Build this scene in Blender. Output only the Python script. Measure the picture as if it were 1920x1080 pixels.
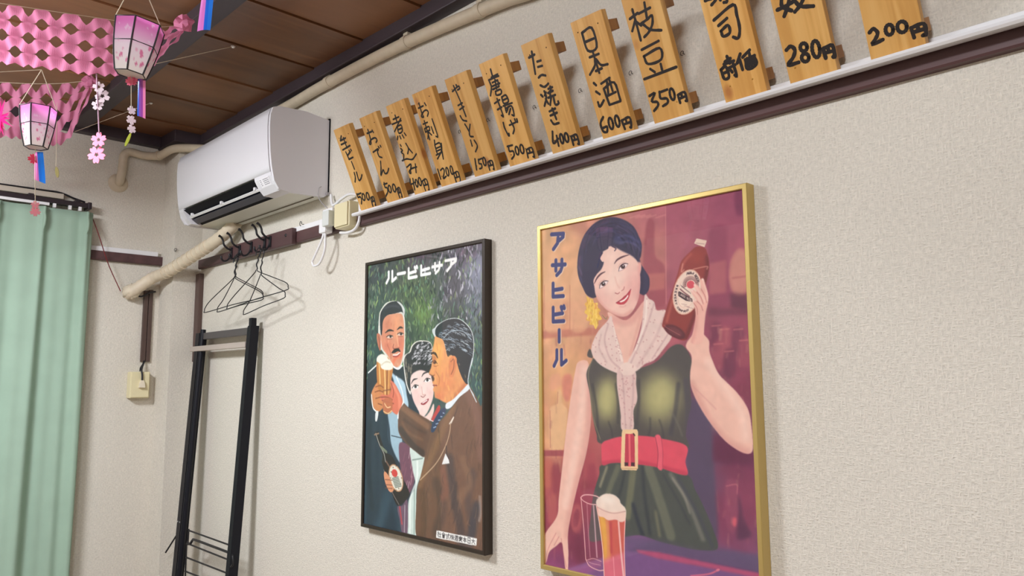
import bpy, bmesh, math, random
import numpy as np
from mathutils import Vector, Matrix

random.seed(7)
rng = np.random.default_rng(7)
for o in list(bpy.data.objects):
    bpy.data.objects.remove(o, do_unlink=True)
SC = bpy.context.scene
COL = SC.collection

# ------------------------------------------------------------------ camera
FPX = 1429.84
CAM = Vector((0.0, -1.43, 1.35))
CR = Vector((0.69517972, 0.71881103, -0.00598728))
CU = Vector((0.09169987, -0.08041794, 0.99253418))
CF = Vector((-0.71296303, 0.69053867, 0.1218198))
cd = bpy.data.cameras.new('camera')
cam = bpy.data.objects.new('camera', cd)
COL.objects.link(cam)
cd.sensor_width = 36.0
cd.lens = FPX / 1920 * 36.0
cd.clip_start = 0.02
rot = Matrix((CR, CU, -CF)).transposed()
cam.matrix_world = Matrix.Translation(CAM) @ rot.to_4x4()
SC.camera = cam

# ------------------------------------------------------------------ world and view
wd = bpy.data.worlds.new('world')
SC.world = wd
wd.use_nodes = True
wd.node_tree.nodes['Background'].inputs[0].default_value = (0.9, 0.95, 1.0, 1)
wd.node_tree.nodes['Background'].inputs[1].default_value = 0.3
SC.view_settings.view_transform = 'Standard'
SC.view_settings.look = 'None'
SC.view_settings.gamma = 1.0
SC.view_settings.use_curve_mapping = False
SC.view_settings.exposure = 0.56
LAMP_A = (-2.44, -1.60, 2.22)      # ceiling lamp towards the curtain wall
LAMP_B = (-0.15, -2.05, 2.36)       # ceiling lamp behind the photographer
LAMP_A_POWER = 58.0
LAMP_B_POWER = 58.0

# ------------------------------------------------------------------ pixel helpers
def ray(px, py):
    return ((px - 960) * CR - (py - 540) * CU + FPX * CF).normalized()
def at(px, py, ax, val):
    d = ray(px, py)
    return CAM + d * ((val - CAM[ax]) / d[ax])
def att(px, py, t):
    return CAM + ray(px, py) * t

# ------------------------------------------------------------------ materials
def lin(c):
    return tuple(((v / 255) / 12.92 if v / 255 <= 0.04045 else ((v / 255 + 0.055) / 1.055) ** 2.4) for v in c[:3])
MATS = {}
def mat(name, rgb, rough=0.6, metal=0.0, noise=0.0, scale=30.0, bump=0.0, bscale=200.0, stretch=(1, 1, 1), coat=0.0, spec=None, trans=0.0):
    if name in MATS:
        return MATS[name]
    m = bpy.data.materials.new(name)
    m.use_nodes = True
    nt = m.node_tree
    b = nt.nodes['Principled BSDF']
    c = lin(rgb)
    b.inputs['Base Color'].default_value = (*c, 1)
    b.inputs['Roughness'].default_value = rough
    b.inputs['Metallic'].default_value = metal
    if coat: 
        b.inputs['Coat Weight'].default_value = coat
        b.inputs['Coat Roughness'].default_value = 0.05
    if spec is not None:
        b.inputs['Specular IOR Level'].default_value = spec
    tc = nt.nodes.new('ShaderNodeTexCoord')
    if noise or bump:
        mp = nt.nodes.new('ShaderNodeMapping')
        mp.inputs['Scale'].default_value = stretch
        nt.links.new(tc.outputs['Object'], mp.inputs[0])
    if noise:
        n = nt.nodes.new('ShaderNodeTexNoise')
        n.inputs['Scale'].default_value = scale
        n.inputs['Detail'].default_value = 5
        nt.links.new(mp.outputs[0], n.inputs[0])
        r = nt.nodes.new('ShaderNodeMapRange')
        r.inputs[1].default_value = 0.25
        r.inputs[2].default_value = 0.75
        r.inputs[3].default_value = 1 - noise
        r.inputs[4].default_value = 1 + noise
        nt.links.new(n.outputs[0], r.inputs[0])
        mx = nt.nodes.new('ShaderNodeMix')
        mx.data_type = 'RGBA'
        mx.blend_type = 'MULTIPLY'
        mx.inputs[0].default_value = 1
        mx.inputs[6].default_value = (*c, 1)
        nt.links.new(r.outputs[0], mx.inputs[7])
        nt.links.new(mx.outputs[2], b.inputs['Base Color'])
    if bump:
        n2 = nt.nodes.new('ShaderNodeTexNoise')
        n2.inputs['Scale'].default_value = bscale
        n2.inputs['Detail'].default_value = 3
        nt.links.new(mp.outputs[0], n2.inputs[0])
        bp = nt.nodes.new('ShaderNodeBump')
        bp.inputs['Strength'].default_value = bump
        bp.inputs['Distance'].default_value = 0.002
        nt.links.new(n2.outputs[0], bp.inputs['Height'])
        nt.links.new(bp.outputs[0], b.inputs['Normal'])
    if trans:
        b.inputs['Transmission Weight'].default_value = 0
        tl = nt.nodes.new('ShaderNodeBsdfTranslucent')
        tl.inputs[0].default_value = (*c, 1)
        ms = nt.nodes.new('ShaderNodeMixShader')
        ms.inputs[0].default_value = trans
        out = nt.nodes['Material Output']
        nt.links.new(b.outputs[0], ms.inputs[1])
        nt.links.new(tl.outputs[0], ms.inputs[2])
        nt.links.new(ms.outputs[0], out.inputs[0])
        col = b.inputs['Base Color']
        if col.is_linked:
            nt.links.new(col.links[0].from_socket, tl.inputs[0])
    MATS[name] = m
    return m

def wood_mat(name, c1, c2, c3, ring=9.0, rough=0.45, vary=0.12, along=(1, 1, 0.06), knots=True, sc=1.0):
    """grain running along one local axis; every board gets its own cut"""
    m = bpy.data.materials.new(name)
    m.use_nodes = True
    nt = m.node_tree
    N = nt.nodes.new
    L = nt.links.new
    b = nt.nodes['Principled BSDF']
    b.inputs['Roughness'].default_value = rough
    tc = N('ShaderNodeTexCoord')
    oi = N('ShaderNodeObjectInfo')
    add = N('ShaderNodeVectorMath'); add.operation = 'MULTIPLY_ADD'
    mul = N('ShaderNodeVectorMath'); mul.operation = 'SCALE'
    cmb = N('ShaderNodeCombineXYZ')
    L(oi.outputs['Random'], cmb.inputs[0]); L(oi.outputs['Random'], cmb.inputs[1]); L(oi.outputs['Random'], cmb.inputs[2])
    L(cmb.outputs[0], mul.inputs[0]); mul.inputs['Scale'].default_value = 7.3
    a2 = N('ShaderNodeVectorMath'); a2.operation = 'ADD'
    L(tc.outputs['Object'], a2.inputs[0]); L(mul.outputs[0], a2.inputs[1])
    mp = N('ShaderNodeMapping'); mp.inputs['Scale'].default_value = along
    L(a2.outputs[0], mp.inputs[0])
    warp = N('ShaderNodeTexNoise'); warp.inputs['Scale'].default_value = 14 * sc; warp.inputs['Detail'].default_value = 2
    L(mp.outputs[0], warp.inputs[0])
    n = N('ShaderNodeTexNoise'); n.inputs['Scale'].default_value = 60 * sc; n.inputs['Detail'].default_value = 6; n.inputs['Distortion'].default_value = 0.6
    L(mp.outputs[0], n.inputs[0])
    mm = N('ShaderNodeMath'); mm.operation = 'MULTIPLY_ADD'; mm.inputs[1].default_value = ring; 
    L(warp.outputs[0], mm.inputs[0]); L(n.outputs[0], mm.inputs[2])
    sn = N('ShaderNodeMath'); sn.operation = 'SINE'; 
    m3 = N('ShaderNodeMath'); m3.operation = 'MULTIPLY'; m3.inputs[1].default_value = 6.283
    L(mm.outputs[0], m3.inputs[0]); L(m3.outputs[0], sn.inputs[0])
    mr = N('ShaderNodeMapRange'); mr.inputs[1].default_value = -1; mr.inputs[2].default_value = 1
    L(sn.outputs[0], mr.inputs[0])
    av = N('ShaderNodeMath'); av.operation = 'MULTIPLY_ADD'; av.inputs[1].default_value = 0.35
    hf = N('ShaderNodeMath'); hf.operation = 'MULTIPLY'; hf.inputs[1].default_value = 0.65
    L(n.outputs[0], hf.inputs[0]); L(mr.outputs[0], av.inputs[0]); L(hf.outputs[0], av.inputs[2])
    rp = N('ShaderNodeValToRGB')
    e = rp.color_ramp.elements
    e[0].position = 0.25; e[0].color = (*lin(c1), 1)
    e[1].position = 0.85; e[1].color = (*lin(c3), 1)
    x = rp.color_ramp.elements.new(0.52); x.color = (*lin(c2), 1)
    L(av.outputs[0], rp.inputs[0])
    mr2 = N('ShaderNodeMapRange'); mr2.inputs[3].default_value = 1 - vary; mr2.inputs[4].default_value = 1 + vary
    L(oi.outputs['Random'], mr2.inputs[0])
    mx = N('ShaderNodeMix'); mx.data_type = 'RGBA'; mx.blend_type = 'MULTIPLY'; mx.inputs[0].default_value = 1
    L(rp.outputs[0], mx.inputs[6]); L(mr2.outputs[0], mx.inputs[7])
    last = mx.outputs[2]
    if knots:
        vo = N('ShaderNodeTexVoronoi'); vo.inputs['Scale'].default_value = 1.0
        mk = N('ShaderNodeMapping'); mk.inputs['Scale'].default_value = (9, 9, 6.0)
        L(a2.outputs[0], mk.inputs[0]); L(mk.outputs[0], vo.inputs[0])
        k = N('ShaderNodeMapRange'); k.inputs[1].default_value = 0.07; k.inputs[2].default_value = 0.13; k.inputs[3].default_value = 0.75; k.inputs[4].default_value = 0
        L(vo.outputs['Distance'], k.inputs[0])
        mx2 = N('ShaderNodeMix'); mx2.data_type = 'RGBA'
        L(k.outputs[0], mx2.inputs[0]); L(last, mx2.inputs[6]); mx2.inputs[7].default_value = (*lin((176, 104, 52)), 1)
        last = mx2.outputs[2]
    L(last, b.inputs['Base Color'])
    bp = N('ShaderNodeBump'); bp.inputs['Strength'].default_value = 0.15; bp.inputs['Distance'].default_value = 0.001
    L(n.outputs[0], bp.inputs['Height']); L(bp.outputs[0], b.inputs['Normal'])
    MATS[name] = m
    return m

def wallpaper_mat(name, rgb):
    m = bpy.data.materials.new(name)
    m.use_nodes = True
    nt = m.node_tree
    N = nt.nodes.new
    L = nt.links.new
    b = nt.nodes['Principled BSDF']
    b.inputs['Roughness'].default_value = 0.85
    b.inputs['Specular IOR Level'].default_value = 0.2
    tc = N('ShaderNodeTexCoord')
    # woven relief: threads crossed at right angles, broken up by noise
    na = N('ShaderNodeTexNoise'); na.inputs['Scale'].default_value = 1; na.inputs['Detail'].default_value = 2
    ma = N('ShaderNodeMapping'); ma.inputs['Scale'].default_value = (300, 300, 85)
    L(tc.outputs['Object'], ma.inputs[0]); L(ma.outputs[0], na.inputs[0])
    nb = N('ShaderNodeTexNoise'); nb.inputs['Scale'].default_value = 1; nb.inputs['Detail'].default_value = 2
    mb = N('ShaderNodeMapping'); mb.inputs['Scale'].default_value = (100, 100, 300)
    L(tc.outputs['Object'], mb.inputs[0]); L(mb.outputs[0], nb.inputs[0])
    mxm = N('ShaderNodeMath'); mxm.operation = 'MAXIMUM'
    L(na.outputs[0], mxm.inputs[0]); L(nb.outputs[0], mxm.inputs[1])
    bp = N('ShaderNodeBump'); bp.inputs['Strength'].default_value = 1.0; bp.inputs['Distance'].default_value = 0.003
    L(mxm.outputs[0], bp.inputs['Height']); L(bp.outputs[0], b.inputs['Normal'])
    nc = N('ShaderNodeTexNoise'); nc.inputs['Scale'].default_value = 1.7; nc.inputs['Detail'].default_value = 3
    L(tc.outputs['Object'], nc.inputs[0])
    ad = N('ShaderNodeMath'); ad.operation = 'MULTIPLY_ADD'; ad.inputs[1].default_value = 0.12
    hf = N('ShaderNodeMath'); hf.operation = 'MULTIPLY_ADD'; hf.inputs[1].default_value = 0.62; hf.inputs[2].default_value = 0.58
    L(mxm.outputs[0], hf.inputs[0]); L(nc.outputs[0], ad.inputs[0]); L(hf.outputs[0], ad.inputs[2])
    mx = N('ShaderNodeMix'); mx.data_type = 'RGBA'; mx.blend_type = 'MULTIPLY'; mx.inputs[0].default_value = 1
    mx.inputs[6].default_value = (*lin(rgb), 1)
    L(ad.outputs[0], mx.inputs[7]); L(mx.outputs[2], b.inputs['Base Color'])
    MATS[name] = m
    return m

def attr_mat(name, rough=0.5, trans=0.0, spec=0.3):
    """flat print: the colours sit on the mesh as a colour attribute"""
    m = bpy.data.materials.new(name)
    m.use_nodes = True
    nt = m.node_tree
    b = nt.nodes['Principled BSDF']
    b.inputs['Roughness'].default_value = rough
    b.inputs['Specular IOR Level'].default_value = spec
    a = nt.nodes.new('ShaderNodeAttribute')
    a.attribute_name = 'print'
    nt.links.new(a.outputs['Color'], b.inputs['Base Color'])
    if trans:
        tl = nt.nodes.new('ShaderNodeBsdfTranslucent')
        nt.links.new(a.outputs['Color'], tl.inputs[0])
        ms = nt.nodes.new('ShaderNodeMixShader')
        ms.inputs[0].default_value = trans
        nt.links.new(b.outputs[0], ms.inputs[1]); nt.links.new(tl.outputs[0], ms.inputs[2])
        nt.links.new(ms.outputs[0], nt.nodes['Material Output'].inputs[0])
    MATS[name] = m
    return m

WALL = wallpaper_mat('wallpaper_cream', (226, 220, 208))
BOARD = wood_mat('menu_wood', (208, 152, 76), (224, 171, 94), (234, 186, 112), ring=3, vary=0.07)
BATTEN = wood_mat('batten_wood', (146, 94, 36), (166, 110, 46), (182, 126, 58), ring=4, knots=False)
CEILW = wood_mat('ceiling_wood', (108, 70, 42), (126, 84, 52), (144, 98, 62), ring=2, rough=0.42, along=(1, 0.12, 1), knots=False, sc=0.35, vary=0.2)
TRIM = wood_mat('trim_wood', (76, 52, 54), (88, 61, 62), (100, 70, 70), ring=2, rough=0.5, along=(0.08, 1, 1), knots=False, vary=0.03)
DARK = mat('ceiling_trim_dark', (60, 49, 55), 0.5, noise=0.15, scale=20, stretch=(0.2, 1, 1))
WHITEP = mat('white_plastic', (238, 238, 240), 0.35)
ACW = mat('ac_white', (226, 225, 230), 0.3, coat=0.25)
ACU = mat('ac_under', (226, 226, 214), 0.45)
BLACKP = mat('black_plastic', (6, 7, 16), 0.5, spec=0.08)
BLACKM = mat('black_metal', (24, 24, 30), 0.38)
NAVYM = mat('stand_black_metal', (12, 14, 25), 0.45, spec=0.3)
IRON = mat('hook_iron', (40, 34, 34), 0.4)
BEIGE = mat('beige_plastic', (230, 220, 180), 0.4)
PIPE = mat('pipe_beige', (206, 192, 168), 0.55, noise=0.06, scale=40)
TAPE = mat('pipe_tape', (222, 208, 184), 0.5, noise=0.08, scale=25)
GOLD = mat('gold_frame', (206, 180, 112), 0.36, metal=0.6)
FRAMEB = mat('dark_brown_frame', (54, 44, 36), 0.35, metal=0.2)
INK = mat('brush_ink', (26, 14, 12), 0.55)
BRASS = mat('brass_nail', (196, 150, 70), 0.3, metal=0.8)
RUST = mat('dark_nail', (90, 60, 34), 0.5, metal=0.5)
BROWNP = mat('brown_plastic', (84, 66, 60), 0.45)
PINKWOOD = mat('stand_wood_bar', (188, 176, 166), 0.5, noise=0.1, scale=20, stretch=(0.1, 1, 1))
GREYM = mat('stand_grey_bar', (82, 78, 78), 0.4)
CURT = mat('curtain_green', (178, 206, 186), 0.8, noise=0.05, scale=8, bump=0.12, bscale=500, trans=0.25)
PINKP = mat('pink_paper', (224, 138, 174), 0.7, noise=0.06, scale=14, trans=0.35)
PINKD = mat('pink_bright', (250, 96, 150), 0.6, trans=0.3)
PINKL = mat('pink_flower_foil', (255, 140, 175), 0.5, trans=0.3)
MAGENTA = mat('magenta_paper', (255, 50, 160), 0.6, trans=0.3)
WHITEF = mat('white_flower_paper', (240, 226, 232), 0.6, trans=0.3)
LEAFG = mat('green_leaf_paper', (196, 206, 70), 0.6, trans=0.2)
OLIVE = mat('olive_paper', (132, 120, 60), 0.6)
RIBP = mat('ribbon_pink', (240, 130, 225), 0.3, coat=0.4)
RIBV = mat('ribbon_violet', (150, 80, 190), 0.3, coat=0.4)
RIBB = mat('ribbon_blue', (30, 110, 235), 0.3, coat=0.4)
THREAD = mat('thread_cream', (214, 200, 176), 0.8)
REDC = mat('red_cord', (120, 34, 38), 0.6)
FLOORM = mat('floor_brown', (122, 96, 76), 0.5, noise=0.1, scale=6)
LINEB = mat('lantern_black_edge', (30, 18, 26), 0.6)
LANP = attr_mat('lantern_paper', 0.7, trans=0.35)
PRINT = attr_mat('poster_print', 0.5)
CHALK = mat('white_wax', (236, 232, 224), 0.7)

def glass_mat():
    m = bpy.data.materials.new('poster_glazing')
    m.use_nodes = True
    nt = m.node_tree
    for n in list(nt.nodes):
        if n.type != 'OUTPUT_MATERIAL':
            nt.nodes.remove(n)
    lw = nt.nodes.new('ShaderNodeLayerWeight'); lw.inputs[0].default_value = 0.5
    pw = nt.nodes.new('ShaderNodeMath'); pw.operation = 'POWER'; pw.inputs[1].default_value = 4.0
    fr = nt.nodes.new('ShaderNodeMath'); fr.operation = 'MULTIPLY_ADD'; fr.inputs[1].default_value = 0.6; fr.inputs[2].default_value = 0.028
    nt.links.new(lw.outputs['Facing'], pw.inputs[0]); nt.links.new(pw.outputs[0], fr.inputs[0])
    t = nt.nodes.new('ShaderNodeBsdfTransparent')
    g = nt.nodes.new('ShaderNodeBsdfGlossy'); g.inputs['Roughness'].default_value = 0.015
    ms = nt.nodes.new('ShaderNodeMixShader')
    nt.links.new(fr.outputs[0], ms.inputs[0]); nt.links.new(t.outputs[0], ms.inputs[1]); nt.links.new(g.outputs[0], ms.inputs[2])
    nt.links.new(ms.outputs[0], nt.nodes['Material Output'].inputs[0])
    return m
GLASS = glass_mat()
def emit_mat(name, rgb, s):
    m = bpy.data.materials.new(name)
    m.use_nodes = True
    b = m.node_tree.nodes['Principled BSDF']
    b.inputs['Emission Color'].default_value = (*lin(rgb), 1)
    b.inputs['Emission Strength'].default_value = s
    b.inputs['Base Color'].default_value = (0.9, 0.9, 0.9, 1)
    return m

# ------------------------------------------------------------------ mesh helpers
class MB:
    """collects boxes, tubes, sheets into ONE mesh"""
    def __init__(self):
        self.v = []; self.f = []; self.sm = []
    def add(self, vs, fs, smooth=False):
        o = len(self.v)
        self.v += [tuple(x) for x in vs]
        self.f += [tuple(i + o for i in q) for q in fs]
        self.sm += [smooth] * len(fs)
        return self
    def box(self, x0, x1, y0, y1, z0, z1):
        vs = [(x, y, z) for x in (x0, x1) for y in (y0, y1) for z in (z0, z1)]
        return self.add(vs, [(0, 1, 3, 2), (4, 6, 7, 5), (0, 4, 5, 1), (2, 3, 7, 6), (0, 2, 6, 4), (1, 5, 7, 3)])
    def bbox(self, x0, x1, y0, y1, z0, z1, b=0.003):
        """box with chamfered edges"""
        bm = bmesh.new()
        r = bmesh.ops.create_cube(bm, size=1)
        for v in bm.verts:
            v.co = Vector(((x0 + x1) / 2 + v.co.x * (x1 - x0), (y0 + y1) / 2 + v.co.y * (y1 - y0), (z0 + z1) / 2 + v.co.z * (z1 - z0)))
        bmesh.ops.bevel(bm, geom=list(bm.edges), offset=b, segments=2, affect='EDGES', profile=0.6)
        bm.verts.index_update()
        self.add([v.co for v in bm.verts], [[v.index for v in f.verts] for f in bm.faces])
        bm.free()
        return self
    def prism(self, poly, ax, a, b, smooth=False):
        """extrude a polygon given in the other two axes along axis ax"""
        def P(q, t):
            c = [0, 0, 0]; k = [i for i in range(3) if i != ax]
            c[k[0]], c[k[1]] = q; c[ax] = t
            return tuple(c)
        n = len(poly)
        vs = [P(q, a) for q in poly] + [P(q, b) for q in poly]
        fs = [(i, (i + 1) % n, n + (i + 1) % n, n + i) for i in range(n)]
        self.add(vs, fs, smooth)
        self.add([P(q, a) for q in poly], [tuple(range(n))[::-1]])
        return self.add([P(q, b) for q in poly], [tuple(range(n))])
    def tube(self, pts, r, n=8, caps=True, closed=False):
        pts = [Vector(p) for p in pts]
        R = r if isinstance(r, (list, tuple)) else [r] * len(pts)
        vs = []; fs = []
        m = len(pts)
        up = None
        for i, p in enumerate(pts):
            a = pts[(i - 1) % m] if (closed or i > 0) else p
            b = pts[(i + 1) % m] if (closed or i < m - 1) else p
            t = (b - a)
            t = t.normalized() if t.length > 1e-9 else Vector((0, 0, 1))
            if up is None:
                up = t.orthogonal().normalized()
            up = (up - t * up.dot(t))
            up = up.normalized() if up.length > 1e-6 else t.orthogonal().normalized()
            s = t.cross(up)
            for k in range(n):
                an = 2 * math.pi * k / n
                vs.append(p + (up * math.cos(an) + s * math.sin(an)) * R[i])
        for i in range(m if closed else m - 1):
            j = (i + 1) % m
            for k in range(n):
                fs.append((i * n + k, i * n + (k + 1) % n, j * n + (k + 1) % n, j * n + k))
        self.add(vs, fs, True)
        if caps and not closed:
            self.add(vs[:n], [tuple(range(n))[::-1]])
            self.add(vs[-n:], [tuple(range(n))])
        return self
    def lathe(self, prof, c=(0, 0, 0), n=20, ax=2):
        vs = []; fs = []
        k = [i for i in range(3) if i != ax]
        for (r, h) in prof:
            for i in range(n):
                a = 2 * math.pi * i / n
                q = [0, 0, 0]
                q[k[0]] = c[k[0]] + r * math.cos(a); q[k[1]] = c[k[1]] + r * math.sin(a); q[ax] = c[ax] + h
                vs.append(tuple(q))
        for j in range(len(prof) - 1):
            for i in range(n):
                fs.append((j * n + i, j * n + (i + 1) % n, (j + 1) * n + (i + 1) % n, (j + 1) * n + i))
        return self.add(vs, fs, True)
    def sheet(self, rows, thick=None, smooth=True):
        """grid of points rows[i][j]"""
        h = len(rows); w = len(rows[0])
        vs = [p for r in rows for p in r]
        fs = [(i * w + j, i * w + j + 1, (i + 1) * w + j + 1, (i + 1) * w + j) for i in range(h - 1) for j in range(w - 1)]
        return self.add(vs, fs, smooth)
    def mesh(self, name):
        me = bpy.data.meshes.new(name)
        me.from_pydata(self.v, [], self.f)
        me.polygons.foreach_set('use_smooth', self.sm)
        me.update()
        return me
    def build(self, name, m, parent=None):
        me = self.mesh(name)
        me.materials.append(m)
        return obj(name, me, parent)

def obj(name, me, parent=None):
    o = bpy.data.objects.new(name, me)
    COL.objects.link(o)
    if parent is not None:
        o.parent = parent
    return o
def tag(o, label, cat, group=None):
    o['label'] = label; o['category'] = cat
    if group:
        o['group'] = group
    return o
def thing(name, label, cat, loc=(0, 0, 0), group=None):
    o = bpy.data.objects.new(name, None)
    COL.objects.link(o)
    o.empty_display_size = 0.05
    o.location = loc
    return tag(o, label, cat, group)
def struct(o, label=None):
    o['kind'] = 'structure'
    if label:
        o['label'] = label
    return o
class Off:
    """world-space mesh builder that stores its mesh relative to a thing's origin"""
    def __init__(self, root):
        self.root = root
    def part(self, name, mb, m, parent=None):
        if parent is None:
            d = self.root.location
        else:
            d = self.root.location
        mb.v = [(x - d[0], y - d[1], z - d[2]) for x, y, z in mb.v]
        return mb.build(name, m, parent or self.root)
def spline(pts, n=8, closed=False):
    P = [Vector(p) for p in pts]
    out = []
    m = len(P)
    for i in range(m if closed else m - 1):
        p0 = P[(i - 1) % m] if (closed or i > 0) else P[i] * 2 - P[i + 1]
        p1 = P[i]; p2 = P[(i + 1) % m]
        p3 = P[(i + 2) % m] if (closed or i + 2 < m) else p2 * 2 - p1
        for k in range(n):
            t = k / n
            out.append(0.5 * ((2 * p1) + (p2 - p0) * t + (2 * p0 - 5 * p1 + 4 * p2 - p3) * t * t + (3 * p1 - p0 - 3 * p2 + p3) * t ** 3))
    if not closed:
        out.append(P[-1])
    return out

# ================================================================== the setting
WX, XR, YB, ZC = -3.77, 2.2, -3.8, 2.53
PX, PY = -3.6, -0.125
struct(MB().box(WX - 0.1, XR, 0, 0.1, 0, ZC + 0.1).build('wall_right', WALL), 'cream woven wallpaper wall carrying the posters')
struct(MB().box(WX - 0.1, WX, YB, 0, 0, ZC + 0.1).build('wall_left', WALL), 'cream wallpaper wall behind the green curtain')
struct(MB().box(XR, XR + 0.1, YB, 0.1, 0, ZC + 0.1).build('wall_front', WALL))
struct(MB().box(WX - 0.1, XR + 0.1, YB - 0.1, YB, 0, ZC + 0.1).build('wall_back', WALL))
struct(MB().box(WX, PX, PY, 0, 0, ZC).build('wall_pillar', WALL), 'cream papered corner pillar between the two walls')
struct(MB().box(WX, XR, YB, 0, -0.1, 0).build('floor', FLOORM))
ceil = struct(MB().box(WX - 0.1, XR + 0.1, YB - 0.1, 0.1, ZC + 0.02, ZC + 0.1).build('ceiling', DARK), 'brown board ceiling')
bm_cache = {}
def ceil_board(x0, x1, y0, y1):
    key = (round(x1 - x0, 3), round(y0, 3))
    if key not in bm_cache:
        w = x1 - x0
        mb = MB()
        vs = [(-w / 2, y0, 0.0), (w / 2, y0, -0.005), (w / 2, y1, -0.005), (-w / 2, y1, 0.0), (-w / 2, y0, 0.012), (w / 2, y0, 0.012), (w / 2, y1, 0.012), (-w / 2, y1, 0.012)]
        mb.add(vs, [(0, 1, 2, 3), (4, 7, 6, 5), (0, 4, 5, 1), (1, 5, 6, 2), (2, 6, 7, 3), (3, 7, 4, 0)])
        me = mb.mesh('ceiling_board'); me.materials.append(CEILW)
        bm_cache[key] = me
    o = obj('ceiling_board', bm_cache[key], ceil)
    o.location = ((x0 + x1) / 2, 0, ZC)
x = -1.835 - 0.33 * 5
edges = [WX] + [-1.835 + 0.33 * k for k in range(-5, 13)] + [XR]
for a, b in zip(edges, edges[1:]):
    ceil_board(a + 0.003, b - 0.003, -0.50, -0.03)
    ceil_board(a + 0.003, b - 0.003, YB, -0.55)
# ceiling edge trims, beam
struct(MB().bbox(PX + 0.045, XR, -0.045, 0, 2.482, ZC + 0.012, 0.004).build('trim_1', DARK), 'dark wooden moulding between ceiling and poster wall')
struct(MB().bbox(WX, WX + 0.045, YB, PY - 0.04, 2.478, ZC + 0.012, 0.004).build('trim_2', DARK), 'dark wooden moulding above the curtain wall')
struct(MB().bbox(WX, PX + 0.045, PY - 0.04, 0, 2.472, ZC + 0.01, 0.004).build('trim_3', DARK), 'dark wooden moulding boxed around the pillar top')
struct(MB().bbox(WX + 0.045, XR, -0.56, -0.49, 2.49, ZC + 0.012, 0.004).build('trim_4', DARK), 'dark ceiling batten running along the room')
# picture rails
struct(MB().prism([(0, 1.884), (-0.017, 1.884), (-0.02, 1.888), (-0.02, 1.926), (0, 1.926)], 0, PX + 0.02, XR).build('trim_5', TRIM), 'dark brown wall rail under the menu boards')
WHITE_END = -2.19
mb = MB().prism([(0, 1.926), (-0.024, 1.926), (-0.024, 1.914), (-0.058, 1.907), (-0.062, 1.911), (-0.060, 1.917), (-0.03, 1.919), (-0.03, 1.936), (-0.024, 1.939), (0, 1.939)], 0, WHITE_END, XR)
struct(mb.build('trim_6', WHITEP), 'white ledge strip on the brown rail')
struct(MB().bbox(-2.78, -2.39, -0.022, 0, 1.926, 1.945, 0.002).build('trim_7', WHITEP), 'white cable strip on the brown rail under the air conditioner')
struct(MB().prism([(WX, 1.909), (WX + 0.022, 1.909), (WX + 0.025, 1.913), (WX + 0.025, 1.950), (WX, 1.950)], 1, -1.7, PY - 0.0).build('trim_8', TRIM), 'dark brown wall rail beside the curtain')
struct(MB().bbox(WX, WX + 0.022, -1.7, PY - 0.02, 1.950, 1.972, 0.003).build('trim_9', WHITEP), 'white strip on top of the short brown rail')
struct(MB().bbox(PX, PX + 0.045, -0.022, 0, 1.45, 1.862, 0.003).build('trim_10', mat('corner_strip_brown', (88, 68, 62), 0.45)), 'brown vertical corner strip behind the black stand')
struct(MB().bbox(-2.39, -2.355, -0.022, 0, 1.926, 1.944, 0.002).build('trim_11', WHITEP))

# ceiling lamps of the room (out of the photograph, they light it)
def ceiling_lamp(c, power, label):
    t = thing('ceiling_lamp', label, 'lamp', (c[0], c[1], ZC - 0.005))
    zz = c[2] - (ZC - 0.005)
    MB().lathe([(0.0, 0), (0.06, 0), (0.06, -0.02), (0.012, -0.025), (0.012, zz + 0.12), (0.0, zz + 0.12)], n=20).build('stem', WHITEP, t)
    MB().lathe([(0.0, zz + 0.125), (0.25, zz + 0.125), (0.262, zz + 0.115), (0.262, zz + 0.10), (0.245, zz + 0.098), (0.0, zz + 0.098)], n=32).build('housing', WHITEP, t)
    MB().lathe([(0.244, zz + 0.098), (0.243, zz + 0.055), (0.225, zz + 0.028), (0.17, zz + 0.01), (0.0, zz)], n=32).build('diffuser', emit_mat('lamp_diffuser', (243, 247, 253), power), t)
    return t
ceiling_lamp(LAMP_A, LAMP_A_POWER, 'round white hanging lamp towards the curtain wall')
ceiling_lamp(LAMP_B, LAMP_B_POWER, 'round white hanging lamp behind the photographer')

# ================================================================== air conditioner
ac = thing('air_conditioner', 'white wall-mounted air conditioner above the coat hooks', 'air conditioner', (-2.875, 0, 2.03))
A = Off(ac)
x0, x1 = -3.30, -2.447
prof = [(-0.004, 2.037), (-0.004, 2.322), (-0.10, 2.333), (-0.205, 2.327), (-0.228, 2.318), (-0.236, 2.29), (-0.238, 2.25), (-0.236, 2.2), (-0.232, 2.15), (-0.227, 2.11), (-0.222, 2.085)]
end_prof = prof + [(-0.215, 2.055), (-0.197, 2.028), (-0.16, 2.022), (-0.02, 2.026)]
A.part('side_panel', MB().prism(end_prof, 0, x1 - 0.012, x1), ACW)
A.part('side_panel', MB().prism(end_prof, 0, x0, x0 + 0.012), ACW)
# body: back, top, underside
body = MB().prism([(-0.004, 2.037), (-0.004, 2.32), (-0.10, 2.331), (-0.20, 2.325), (-0.215, 2.10), (-0.142, 2.03), (-0.02, 2.026)], 0, x0 + 0.012, x1 - 0.012)
A.part('body', body, ACU)
# front panel: curved shell
fp = [(-0.20, 2.3285), (-0.228, 2.3195), (-0.2375, 2.29), (-0.2395, 2.25), (-0.2375, 2.2), (-0.2335, 2.15), (-0.2285, 2.11), (-0.2245, 2.088), (-0.214, 2.088), (-0.21, 2.30)]
A.part('front_panel', MB().prism(fp, 0, x0 + 0.002, x1 - 0.016, True), ACW)
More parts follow.
